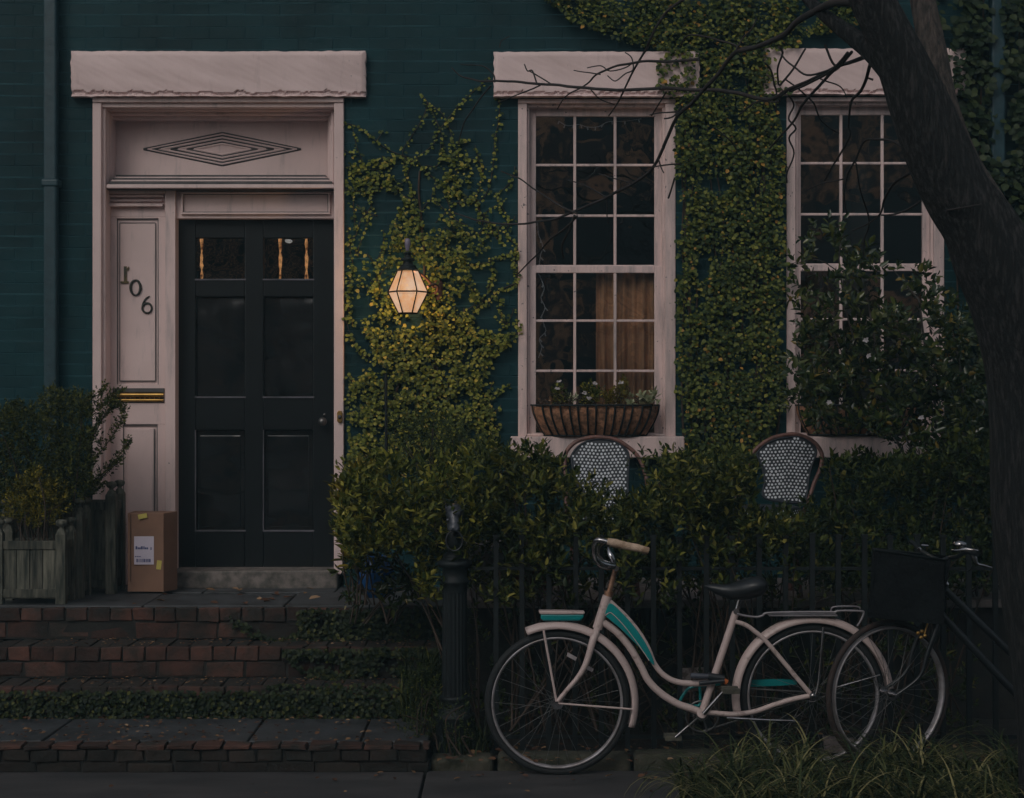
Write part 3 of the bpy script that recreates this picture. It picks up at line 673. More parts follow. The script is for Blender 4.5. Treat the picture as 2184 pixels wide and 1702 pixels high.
for pts in ([(600,565),(650,620),(620,720),(560,820),(500,920),(540,980),(590,960)], [(650,620),(700,720),(740,820),(745,900),(740,960),(700,1010),(640,1000)],
            [(1030,460),(960,530),(880,600),(800,690),(730,780),(690,870),(620,930),(580,960)], [(1085,440),(1080,570),(1090,640),(1080,750),(1060,850),(1050,1000),(1020,1150),(960,1220),(800,1230)],
            [(650,620),(750,700),(800,830),(830,920),(900,960),(980,1000),(970,1130),(930,1190),(820,1180)], [(100,745),(150,745),(230,770),(300,820),(370,880),(440,920),(520,950),(560,980)],
            [(200,790),(220,880),(250,960),(260,1020),(180,1010),(150,1020)], [(380,800),(340,860)], [(150,910),(180,930),(230,950)],
            [(940,880),(960,960),(990,1050),(960,1120)], [(1060,1170),(1100,1250),(1150,1350),(1120,1420),(1200,1490)], [(1000,1380),(940,1430),(850,1420),(750,1380)],
            [(590,960),(620,1020),(700,1100),(680,1200),(760,1280),(700,1350)], [(560,980),(520,1080),(470,1150),(540,1220),(480,1300),(420,1400)], [(150,1150),(230,1160),(320,1170),(400,1130),(470,1150)],
            [(260,1020),(330,1030),(400,1010),(450,1010)], [(300,1180),(310,1250),(250,1330),(220,1420),(180,1480),(200,1600)], [(830,920),(790,1020),(760,1120),(820,1180)], [(220,1240),(290,1290),(350,1310)], [(740,960),(730,860)]):
    strand(k5, pts, 8.5, m_=1)
st2 = [[(1100,350),(1090,430),(1110,490),(1150,520)], [(940,610),(1100,580),(1200,560),(1190,460)], [(960,1000),(1050,940),(1160,870)], [(960,1100),(1050,1050),(1100,1000)], [(900,150),(1000,140),(1100,100),(1200,60)],
       [(1000,400),(1060,330),(1120,290),(1200,260)], [(1040,160),(1050,230),(1010,300)], [(1190,30),(1180,130),(1200,250)], [(160,560),(200,620),(240,660),(300,720)], [(150,470),(180,560)], [(170,800),(200,900),(160,1000)], [(200,140),(180,260),(170,400),(200,520)],[(1150,560),(1140,620),(1090,660)],[(1000,1250),(1050,1180),(1090,1120)]]
for pts in st2: strand(k6, pts, 10, 4.2, m_=2)
dense = [(830,500),(850,440),(880,400),(905,470),(960,455),(1000,500),(1060,515),(1000,560),(1010,600),(1030,640),(1005,690),(1075,712),(1098,725),(1062,755),(1045,790),(1032,830),(1050,870),(1062,930),(1042,985),(745,1000),(742,840),(760,800),(800,760),(790,740),(765,690),(790,660),(760,620),(745,560),(800,545)]
def dl_(x, y):
    g = .42 + 1.4*NZ(x, y, .03, 3) + 1.3*NZ(x, y, .075, 7)
    if y > 700: g += .42
    if x < 800 and y < 800: g -= .35
    return g
for (x, y) in psample(dense, 6900, dl_): lv.wall(x, y, -random.uniform(.01, .08), random.choice((random.uniform(.013,.021), random.uniform(.019,.029))))
for (x, y) in psample([(735,350),(840,330),(850,410),(740,415)], 230, lambda x, y: .5+1.4*NZ(x,y,.04)): lv.wall(x, y, -random.uniform(.01, .03), random.uniform(.017, .028))
for (x, y) in psample([(940,310),(1000,290),(1010,430),(930,430)], 200, lambda x, y: .4+1.6*NZ(x,y,.05)): lv.wall(x, y, -random.uniform(.01, .03), random.uniform(.017, .028))
for _ in range(46):      # fine side runners
    x, y = random.uniform(755, 1080), random.uniform(400, 900); a = random.uniform(-2.6, -.5); pts = [(x, y)]
    for k in range(5): a += random.uniform(-.35,.35); x += math.cos(a)*17; y += math.sin(a)*17; pts.append((min(1098, max(742, x)), y))
    strand(lambda a_, b_: (a_, b_), pts, 7, 6.5, m_=1)
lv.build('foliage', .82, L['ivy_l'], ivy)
for pts in ([(895,365),(893,410),(898,465),(905,560),(900,640)], [(905,640),(930,720),(925,820),(950,900)], [(850,980),(840,860),(870,760),(860,690)], [(980,990),(960,880),(930,780)], [(845,990),(880,900),(905,800)]):
    st.tube([P(x, y, -.01) for x, y in catmull(pts, 5)], [.006,.008,.007], 6)
st.build('stem', M['stem'], ivy)

# --- creeper between the windows and above
_x = 0
ivm = thing('climbing_creeper', P(1560, 1000, -.04), 'thick dark green creeper covering the wall between the two windows', 'climbing plant')
lv = Leaves(); st = MB()
pm = [(1140,-20),(1190,22),(1225,48),(1290,70),(1335,92),(1405,100),(1425,128),(1408,150),(1418,200),(1442,212),(1444,990),(1682,985),(1672,640),(1676,320),(1652,205),(1632,130),(1645,108),(1700,104),(1712,84),(1790,62),(1880,40),(1890,-20)]
hl = [((1528,392),(34,15)), ((1450,440),(10,70)), ((1500,560),(16,34)), ((1677,420),(6,90)), ((1450,560),(8,40)), ((1668,900),(16,40)), ((1470,900),(26,14)), ((1676,700),(7,60)), ((1450,900),(12,60)), ((1760,82),(50,12)), ((1860,20),(40,16)), ((1700,300),(8,60))]
def dm_(x, y):
    g = .8 + 1.0*NZ(x, y, .02, 11) + .6*NZ(x, y, .06, 2)
    for (c_, r_) in hl:
        if ((x-c_[0])/r_[0])**2 + ((y-c_[1])/r_[1])**2 < 1: g -= .93
    if y < 100 and x < 1400: g -= .012*max(0, (1400-x)*.25 - (100-y)*.4)
    return g
for (x, y) in psample(pm, 15500, dm_): lv.wall(x, y, -random.uniform(.01, .11), random.choice((random.uniform(.013,.022), random.uniform(.020,.031))))
# straggling shoots over the lintels and frames
def shoot(pts, sp=5, st_=5, sz=.028, Y=.08, m2=2):
    q = catmull(pts, 6)
    st.tube([P(x, y, -Y+.01) for x, y in q], .002, 4, cap=False)
    for a in q[::1]:
        for _ in range(m2): lv.wall(a[0]+random.gauss(0, sp*.6), a[1]+random.gauss(0, sp*.6), -Y-random.uniform(0,.03), sz*random.uniform(.7,1.2))
for pts in ([(1430,120),(1412,132),(1405,150)], [(1430,185),(1412,172),(1402,180)], [(1640,125),(1630,140),(1650,165),(1670,195)], [(1675,185),(1690,195)], [(1670,560),(1690,575),(1685,600)], [(1650,120),(1640,110)], [(1430,105),(1460,112),(1440,140)]):
    shoot(pts, 7)
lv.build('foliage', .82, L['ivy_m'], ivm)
for _ in range(14):
    x = random.uniform(1460, 1660); pts = [(x, 990)]; 
    for k in range(7): x += random.uniform(-25, 25); pts.append((min(1670, max(1455, x)), 990-120*(k+1)))
    st.tube([P(a, c_, -.01) for a, c_ in catmull(pts, 4)], [.008,.003], 5)
st.build('stem', M['stem'], ivm)

# --- ivy beyond the tree trunk
ivr = thing('wall_ivy', P(2100, 1000, -.04), 'dark broad-leaved ivy covering the wall at the right edge behind the tree', 'climbing plant')
lv = Leaves(); st = MB()
pr = [(1995,-20),(2260,-20),(2260,1010),(2020,1010),(2030,720),(2040,300),(2030,150),(2005,100)]
hr = [((2018,40),(14,80)), ((2126,60),(15,190)), ((2030,640),(26,90))]
def dr_(x, y):
    g = .75 + 1.2*NZ(x, y, .018, 21)
    for (c_, r_) in hr:
        if ((x-c_[0])/r_[0])**2 + ((y-c_[1])/r_[1])**2 < 1: g -= .9
    return g
for (x, y) in psample(pr, 3600, dr_): lv.wall(x, y, -random.uniform(.01, .14), random.uniform(.036, .06))
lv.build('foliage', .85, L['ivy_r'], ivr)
for k in range(4): st.tube([P(2050+k*40, 1000, -.02), P(2040+k*45, 500, -.02), P(2060+k*38, 0, -.02)], .006, 5)
st.build('stem', M['stem'], ivr)

# --- generic shrubs made of sprigs
def shrub(name, lab, cat, polys, Yr, n, k, ln, sz, wr, mat, up=.8, dens=None, base=None, nst=10, stem_r=.005, group=None, spread=.9, stemmat='stem', bw=.35):
    Ym = sum(Yr)/2; bx_ = base or (sum(p[0] for p in polys)/len(polys), 1300)
    root = thing(name, P(bx_[0], bx_[1], Ym), lab, cat, group)
    lv = Leaves(); pts = psample(polys, n, dens)
    for (x, y) in pts:
        Y = random.uniform(*Yr); p_ = P(x, y, Y)
        d = (random.uniform(-.7,.7), random.uniform(-.8,.4), up+random.uniform(-.4,.4))
        lv.sprig(p_, d, ln*random.uniform(.5,1.3), k, sz*random.choice((.6,.8,1,1,1.2)), spread)
    lv.build('foliage', wr, mat, root)
    st = MB()
    for i in range(nst):
        e = random.choice(pts); q0 = P(bx_[0]+random.uniform(-bw,bw)*(max(p[0] for p in polys)-min(p[0] for p in polys)), bx_[1], random.uniform(*Yr)); q2 = P(e[0], e[1], random.uniform(*Yr))
        q1 = (q0+q2)/2 + Vector((random.uniform(-.06,.06), random.uniform(-.04,.04), .05)); st.tube(catmull([q0, q1, q2], 5), [stem_r, stem_r*.5], 5)
    st.build('stem', M[stemmat], root)
    return root
hd = [(735,1015),(790,1000),(805,985),(830,985),(860,1005),(905,1012),(960,998),(1010,985),(1050,968),(1085,975),(1150,978),(1190,990),(1230,1005),(1290,1010),(1340,995),(1380,985),(1450,985),(1500,1000),(1560,975),(1590,985),(1610,1020),(1610,1090),(1640,1110),(1690,1120),(1700,1260),(1500,1300),(1200,1300),(1010,1290),(900,1290),(880,1240),(800,1235),(745,1215),(722,1150),(730,1080)]
def dh(x, y):
    g = .72 + 1.4*NZ(x, y, .016, 31) + .7*NZ(x,y,.05,4)
    if y > 1120: g -= (y-1120)*.004
    for (cx_, cy_, rx, ry) in ((1310,1050,66,46), (1320,1000,90,60), (1240,985,70,40), (1328,1085,44,24), (800,1225,36,45), (1675,1050,60,60), (1620,1092,74,13)):
        if ((x-cx_)/rx)**2+((y-cy_)/ry)**2 < 1: g *= (.05 if cx_ > 1600 or cy_ < 1010 else (.16 if y < 1045 else .42))
    return g
def clip(poly, xa, xb):
    out = [(min(max(x, xa), xb), y) for x, y in poly]; q = [out[0]]
    for p in out[1:]:
        if p != q[-1]: q.append(p)
    return q
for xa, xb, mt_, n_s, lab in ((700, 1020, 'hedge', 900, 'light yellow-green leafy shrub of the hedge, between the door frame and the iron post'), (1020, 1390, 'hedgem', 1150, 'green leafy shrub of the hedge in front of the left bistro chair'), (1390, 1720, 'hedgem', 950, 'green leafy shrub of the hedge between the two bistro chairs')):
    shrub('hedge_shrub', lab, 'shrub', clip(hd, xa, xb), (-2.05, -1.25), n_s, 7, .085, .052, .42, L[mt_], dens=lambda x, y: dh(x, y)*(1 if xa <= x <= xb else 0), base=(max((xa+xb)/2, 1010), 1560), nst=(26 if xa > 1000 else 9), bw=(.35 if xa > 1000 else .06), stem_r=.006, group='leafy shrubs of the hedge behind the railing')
hd2 = [(1700,1110),(1755,1060),(1758,990),(1800,975),(1870,985),(1960,975),(2100,960),(2180,960),(2180,1270),(1700,1270),(1680,1130)]
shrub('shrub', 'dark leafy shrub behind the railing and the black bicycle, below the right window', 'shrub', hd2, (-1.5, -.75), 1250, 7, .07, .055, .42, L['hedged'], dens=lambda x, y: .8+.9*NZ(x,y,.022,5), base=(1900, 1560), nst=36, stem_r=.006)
# lower thin growth behind the fence
low = [(900,1130),(2080,1130),(2080,1580),(1010,1590)]
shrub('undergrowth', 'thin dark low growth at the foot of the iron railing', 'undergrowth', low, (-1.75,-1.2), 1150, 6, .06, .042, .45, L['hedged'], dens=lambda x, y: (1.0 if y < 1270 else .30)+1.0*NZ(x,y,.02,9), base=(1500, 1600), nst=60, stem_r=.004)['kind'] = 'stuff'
# feathery dark plant behind the hedge, left
shrub('fern_bush', 'feathery dark green bush against the wall left of the middle window sill', 'bush', [(840,925),(900,890),(960,905),(1040,960),(1050,1010),(850,1010)], (-.8,-.25), 360, 9, .09, .024, .4, L['fern'], base=(940, 1180), nst=12, spread=1.2)
# broad-leaved plant at left of the bed, before the door frame
lp = [(722,1060),(745,1020),(790,1010),(810,1090),(790,1180),(745,1215),(728,1150)]
shrub('laurel', 'upright yellowish broad-leaved plant at the right edge of the door', 'plant', lp, (-1.65,-1.2), 130, 7, .09, .075, .36, L['yshrub'], base=(770, 1290), nst=10, up=1.0)
lp2 = [(715,1215),(760,1170),(850,1180),(900,1230),(890,1290),(840,1310),(760,1300),(735,1250)]
shrub('laurel', 'dark glossy broad-leaved plant drooping over the blue pot beside the steps', 'plant', lp2, (-1.5,-1.12), 52, 7, .09, .06, .4, L['camellia'], base=(810, 1330), nst=10, up=.1)

# --- camellia before the right window
cm = [(1695,545),(1720,500),(1760,490),(1830,500),(1850,550),(1920,550),(1965,575),(1985,620),(2020,650),(2060,720),(2080,820),(2090,950),(2080,1020),(1990,1010),(1960,960),(1760,960),(1740,900),(1700,880),(1690,800),(1700,690),(1690,640)]
def dc(x, y):
    g = .38 + 1.6*NZ(x, y, .017, 44) + .5*NZ(x, y, .05, 4)
    if y > 770: g += .45
    if y < 620: g -= .1
    if x > 1950: g += .3
    if y > 920 and x < 1930: g -= .75
    return g
cam_ = shrub('camellia', 'tall glossy dark green shrub with a few pale flowers in front of the right window', 'shrub', cm, (-1.25,-.55), 780, 7, .085, .062, .48, L['camellia'], dens=dc, base=(2030, 1250), nst=0, up=.35, spread=1.1)
st = MB()
for pts, r_ in (([(2110,1330),(2085,1130),(2078,1050),(2058,930)], .013), ([(2085,1320),(2030,1110),(1985,1040),(1915,945),(1880,800),(1850,640)], .010), ([(2090,1300),(2050,1080),(2020,960),(1985,820),(1960,640)], .011),
                ([(1985,1040),(1900,880),(1800,760),(1750,620)], .006), ([(2058,930),(2050,800),(2030,700)], .008), ([(1900,880),(1820,720),(1790,560),(1800,500)], .006), ([(1880,800),(1780,830),(1710,850)], .005), ([(1850,640),(1760,560),(1700,560)], .004), ([(1960,640),(1900,570)], .005)):
    st.tube([P(x, y, -.95) for x, y in catmull(pts, 5)], [r_, r_*.5], 7)
st.build('stem', M['bark2'], cam_)
for (x, y) in ((1852,758),(1964,890),(1768,857),(1846,725)):
    p_ = P(x, y, -1.27); fl = Leaves()
    for k in range(6):
        a = k*1.05; fl.add(p_, (math.cos(a), -.4, math.sin(a)-.4), (0,-1,.2), random.uniform(.010,.020))
    fl.build('flower', .7, L['flower'], cam_)

# --- shrubs in the left planters
bx1 = [(-60,880),(0,885),(30,860),(75,870),(100,845),(115,825),(125,850),(150,840),(185,850),(200,850),(215,870),(212,930),(205,1000),(195,1050),(150,1100),(60,1120),(-60,1120)]
shb = shrub('boxwood', 'large dark green boxwood in the wooden planters left of the door', 'shrub', bx1, (-.75,-.3), 1900, 8, .055, .024, .55, L['box'], dens=lambda x, y: .9+.9*NZ(x,y,.03,6), base=(70, 1180), nst=14)
lv = Leaves(); st = MB()
for pts in ([(185,960),(215,900),(240,860),(252,835)], [(185,1000),(225,950),(250,915),(262,890)], [(180,1040),(230,1000),(262,960),(272,945)], [(170,1060),(205,1030),(235,1000),(255,985)], [(190,930),(230,880),(248,868),(262,880)], [(170,900),(180,860),(205,845),(222,830)],[(190,1060),(205,1045),(215,1035)],[(195,880),(225,860),(238,850)]):
    q = catmull(pts, 6); st.tube([P(x, y, -.5) for x, y in q], .003, 5)
    for i in range(0, len(q)):
        for _ in range(3):
            p_ = P(q[i][0]+random.gauss(0,3), q[i][1]+random.gauss(0,3), -.5+random.uniform(-.05,.05)); lv.sprig(p_, (random.uniform(-.3,.8), random.uniform(-.5,.3), random.uniform(.1,.9)), .035, 4, .024)
lv.build('branch_foliage', .55, L['box'], shb); st.build('branch', M['stem'], shb)
shrub('dwarf_shrub', 'small yellow-green shrub in front of the boxwood in the left planter', 'shrub', [(15,1060),(40,1030),(65,1015),(80,1000),(95,1030),(140,1040),(148,1080),(120,1120),(60,1130),(15,1110)], (-.85,-.65), 260, 8, .055, .022, .55, leafmat('ygreen', [(0.0,(.05,.06,.012)), (.6,(.17,.15,.02)), (1.0,(.34,.27,.035))]), base=(80, 1190), nst=8)

# --- creeper over the steps (ground cover)
lv = Leaves()
def cover(poly, n, yf, dens=None, sz=(.016,.028)):
    for (x, y) in psample(poly, n, dens):
        Y = yf(x, y); lv.wall(x, y, Y, random.uniform(*sz))
cover([(-20,1472),(905,1472),(925,1490),(925,1575),(700,1560),(-20,1556)], 5200, lambda x, y: d2-random.uniform(.005,.05), lambda x, y: .95+.6*NZ(x,y,.02))
r1 = [(635,1300),(700,1295),(760,1300),(940,1290),(940,1378),(600,1375),(590,1365),(640,1345)]
cover(r1, 1700, lambda x, y: d0-random.uniform(.005,.06), lambda x, y: .9+.8*NZ(x,y,.03))
cover([(490,1310),(530,1330),(560,1350),(600,1365),(595,1375),(530,1355),(500,1335)], 60, lambda x, y: d0-.01)
r2 = [(600,1385),(940,1378),(935,1465),(700,1458),(650,1440),(610,1400)]
cover(r2, 1300, lambda x, y: d1-random.uniform(.005,.05), lambda x, y: .62+1.3*NZ(x,y,.03,4) - (.5 if x > 800 and y > 1400 else 0))
cover([(560,1458),(900,1455),(900,1472),(560,1470)], 130, lambda x, y: d2-.01)
tag(lv.build('step_creeper', .8, L['step']), kind='stuff')
# weeds at the post foot
def blades(name, bases, hr, wd, mat, bend=.6, nb=14, seg=6, label=None, kind='stuff', cat=None):
    vs = []; fs = []
    for (bx_, by_, bz_) in bases:
        for _ in range(nb):
            a = random.uniform(0, 6.283); h = random.uniform(*hr); be = random.uniform(.45, 1)*bend; w = wd*random.uniform(.7,1.2)
            dx, dy = math.cos(a), math.sin(a); sx, sy = -dy, dx; x0_, y0_ = bx_+random.gauss(0,.02), by_+random.gauss(0,.02)
            b0 = len(vs)
            for i in range(seg+1):
                f = i/seg; ang = be*f*2.4; r_ = h*(1-math.cos(ang))/(be*2.4+.01)*1.0; z = h*math.sin(ang)/(be*2.4+.01)
                ww = w*(1-f)**.6*(.5+.5*min(1, f*4))
                vs += [(x0_+dx*r_-sx*ww, y0_+dy*r_-sy*ww, bz_+z), (x0_+dx*r_+sx*ww, y0_+dy*r_+sy*ww, bz_+z)]
            fs += [(b0+2*i, b0+2*i+1, b0+2*i+3, b0+2*i+2) for i in range(seg)]
    b = MB(); b.add(vs, fs, 0, True); o = b.build(name, mat); return tag(o, label, cat, kind=kind)
gb = []
for _ in range(105):
    Y = -2.62 - 1.15*random.random()**.9
    pxl = 1462 + 30*NZ(Y*9, 1) + (-2.5-Y)*-10
    px = random.uniform(pxl, 2200); p_ = P(px, 0, Y)
    if NZ(p_.x*2.5, Y*2.5, 1, 8) < -.28: continue
    gb.append((p_.x, Y, .05))
blades('ornamental_grass', gb, (.22,.46), .0058, L['grass'], nb=46, bend=1.45, seg=9)
gb2 = [(P(random.uniform(860,935),0,-2.0).x, random.uniform(-1.95,-1.62), random.choice([.15,.2,.3,.34])) for _ in range(26)] + [(P(random.uniform(940,1040),0,-2.0).x, random.uniform(-2.15,-1.9), .03) for _ in range(14)]
blades('weeds', gb2, (.10,.2), .005, L['step'], nb=14)
shrub('weed_bush', 'low bushy weed beside the foot of the iron post', 'weed', [(850,1500),(870,1440),(905,1420),(940,1440),(940,1580),(880,1590),(850,1560)], (-2.1,-1.85), 190, 7, .05, .020, .35, L['hedged'], base=(905, 1600), nst=8)
shrub('weed_bush', 'small weed growing in front of the base of the iron post', 'weed', [(945,1520),(985,1490),(1010,1530),(1020,1590),(950,1600)], (-2.2,-2.08), 45, 6, .05, .022, .35, L['hedged'], base=(980, 1610), nst=4)

# fallen leaves
lv = Leaves()
def litter(n, xr, yr, z, sz=(.02,.045)):
    for _ in range(n):
        a = random.random()*6.3; lv.add((random.uniform(*xr), random.uniform(*yr), z+.006+random.random()*.008), (math.cos(a), math.sin(a), random.uniform(-.1,.35)), (random.uniform(-.5,.5), random.uniform(-.6,.3), 1), random.uniform(*sz))
xs0 = P(-20,0,-2).x
litter(330, (xs0, XE), (dl+.02, d2-.03), zl, (.014,.034)); litter(260, (xs0, XE), (d2+.02, d1-.02), z3, (.012,.022)); litter(240, (xs0, XE), (d1+.02, d0-.02), z2, (.012,.022))
litter(22, (-2.0, -.9), (-.95,-.1), zp, (.03,.07)); litter(150, (-.35, 1.1), (-2.3,-1.9), .05, (.02,.045)); litter(240, (.9, 2.6), (-2.4,-1.6), .055); litter(28, (-.9, 1.0), (-2.45,-2.28), .0, (.02,.045)); litter(16, (-2.8, 1.2), (-2.75,-2.4), 0, (.012,.03))
tag(lv.build('fallen_leaves', .55, L['litter']), kind='stuff')

# ------------------------------------------------------------------ wooden planters
def planter(pr, pt, pb, Yf, dep, wpx, postw, lab):
    """pr: px of right outer edge of the front-right post, pt/pb: px rows of post top / bottom"""
    s_ = sc(Yf); xr = P(pr, 0, Yf).x; xl_ = xr - wpx/s_; zt = P(0, pt, Yf).z; zb = zp+.002; w = postw/s_
    o = thing('wooden_planter', ((xr+xl_)/2, Yf, zb), lab, 'planter', 'slatted wooden planters on the top step')
    for (x, y) in ((xr-w, Yf), (xl_, Yf), (xr-w, Yf+dep-w), (xl_, Yf+dep-w)):
        p_ = MB(); p_.box(x, x+w, y, y+w, zb, zt-.03)
        cx_, cy_ = x+w/2, y+w/2; p_.add([(x,y,zt-.03),(x+w,y,zt-.03),(x+w,y+w,zt-.03),(x,y+w,zt-.03),(cx_-.25*w,cy_-.25*w,zt),(cx_+.25*w,cy_-.25*w,zt),(cx_+.25*w,cy_+.25*w,zt),(cx_-.25*w,cy_+.25*w,zt)], [(0,1,5,4),(1,2,6,5),(2,3,7,6),(3,0,4,7),(4,5,6,7)])
        p_.lathe((cx_, cy_, zt), [(.014,0),(.011,.008),(.026,.018),(.032,.030),(.028,.043),(.010,.049)], 12)
        p_.build('post', M['wood'], o, bevel=.003)
    zr = zt-.075
    for z in (zr-.035, zb+.035):
        for bb_ in ((xl_+w, xr-w, Yf+.006, Yf+.03), (xr-.036, xr-.008, Yf+w, Yf+dep-w), (xl_+w, xr-w, Yf+dep-.03, Yf+dep-.008)):
            r_ = MB(); r_.box(*bb_, z, z+.045); r_.build('rail', M['wood'], o, bevel=.003)
    q = MB(); n = max(3, int((xr-xl_-2*w)/.06)); ww = (xr-xl_-2*w)/n
    for i in range(n):
        q.box(xl_+w+i*ww+.002, xl_+w+(i+1)*ww-.002, Yf+.014, Yf+.026, zb+.03, zr); q.box(xl_+w+i*ww+.002, xl_+w+(i+1)*ww-.002, Yf+dep-.022, Yf+dep-.012, zb+.03, zr)
    n = max(2, int((dep-2*w)/.06)); ww = (dep-2*w)/n
    for i in range(n): q.box(xr-.028, xr-.016, Yf+w+i*ww+.002, Yf+w+(i+1)*ww-.002, zb+.03, zr)
    q.build('planks', M['wood'], o)
    e = MB(); e.box(xl_+.03, xr-.03, Yf+.03, Yf+dep-.03, zr-.07, zr-.05); e.build('soil', M['soil'], o)
planter(139, 1128, 1290, -.86, .24, 155, 21, 'lowest grey wooden planter, nearest the step edge at the far left')
planter(176, 1083, 1285, -.60, .20, 175, 19, 'middle-height grey wooden planter between the lowest and the tallest one')
planter(246, 1046, 1278, -.38, .26, 190, 22, 'tallest grey wooden planter beside the cardboard box')

# cardboard parcel
cb = thing('cardboard_box', P(312, 1250, -.3), 'tall brown cardboard parcel with shipping label and yellow stickers standing left of the black door', 'box')
q = MB(); a0, a1, c0, c1 = rectP(272, 1094, 350, 1250, -.34)
c0 = zp+.012
tw = .03
vs = [(a0,-.34,c0),(a1,-.355,c0),(a1+.052,-.22,c0),(a0,-.16,c0),(a0,-.34,c1),(a1,-.355,c1),(a1+.052,-.22,c1+.002),(a0,-.16,c1)]
q.add(vs, [(0,1,5,4),(1,2,6,5),(2,3,7,6),(3,0,4,7),(4,5,6,7),(3,2,1,0)])
bxo = q.build('carton', M['card'], cb, bevel=.003)
q = MB(); q.pbox(277, 1097, 278.4, 1240, -.350, -.346); q.build('seam', surf('seam', (.16,.09,.06), None, .8, bs=0), cb)
q = MB(); q.pbox(286, 1144, 328, 1204, -.354, -.350, 0)
for i, (a, b_) in enumerate(((0,3.5),(4.6,2.6),(8,2.8),(11.6,3),(15.4,1.4),(17.8,1.4),(20,2.8),(23.6,3))): q.pbox(289+a, 1165+(0 if i in (0,3,4,5) else 2.5), 289+a+b_, 1171.5, -.3555, -.354, 1)
q.pbox(321, 1167, 323, 1173, -.3555, -.354, 1)
for k in range(12): q.pbox(291+k*2.6, 1192, 291+k*2.6+random.choice([.9,1.5,2]), 1199, -.3555, -.354, 1)
for k in range(3): q.pbox(288+k*4.5, 1186, 291+k*4.5, 1188, -.3555, -.354, 1)
q.build('shipping_label', [M['paper'], M['ink']], cb)
for (px, py, a, w, h) in ((304, 1101, .2, 19, 10), (339, 1205, 1.45, 19, 10)):
    q = MB(); pts = [(px+math.cos(a)*dx*w/2+math.sin(a)*dy*h/2, py-math.sin(a)*dx*w/2+math.cos(a)*dy*h/2) for dx, dy in ((-1,1),(1,1),(1,-1),(-1,-1))]
    q.prism([(P(x,y,-.357).x, P(x,y,-.357).z) for x, y in pts], -.357, -.353); q.build('yellow_sticker', M['tape'], cb)

# ------------------------------------------------------------------ patio pots
def pot(px, py, Y, prof, name, lab, mat, cat='pot', n=24):
    q = P(px, py, Y); b = MB(); b.lathe((q.x, Y, .647), prof, n); return tag(b.build(name, mat), lab, cat)
pot(802, 1270, -1.0, [(.05,0),(.085,.03),(.10,.09),(.095,.15),(.065,.19),(.06,.205),(.075,.215),(.06,.215),(.05,.19)], 'glazed_pot', 'glossy blue glazed pot half hidden by leaves near the steps', M['blue'])
pot(1040, 1270, -.92, [(.10,0),(.11,.05),(.12,.24),(.135,.25),(.135,.28),(.11,.28),(.10,.2)], 'stone_pot', 'pale stone pot behind the railing next to the iron post', M['pale'])
pot(1108, 1270, -.88, [(.08,0),(.105,.15),(.12,.155),(.12,.19),(.10,.19),(.09,.15)], 'terracotta_pot', 'terracotta pot behind the railing right of the pale stone pot', M['terra'])
pot(1150, 1270, -.8, [(.07,0),(.095,.17),(.108,.175),(.108,.21),(.09,.21),(.08,.17)], 'terracotta_pot', 'taller terracotta pot behind the railing, further from the iron post', M['terra'])

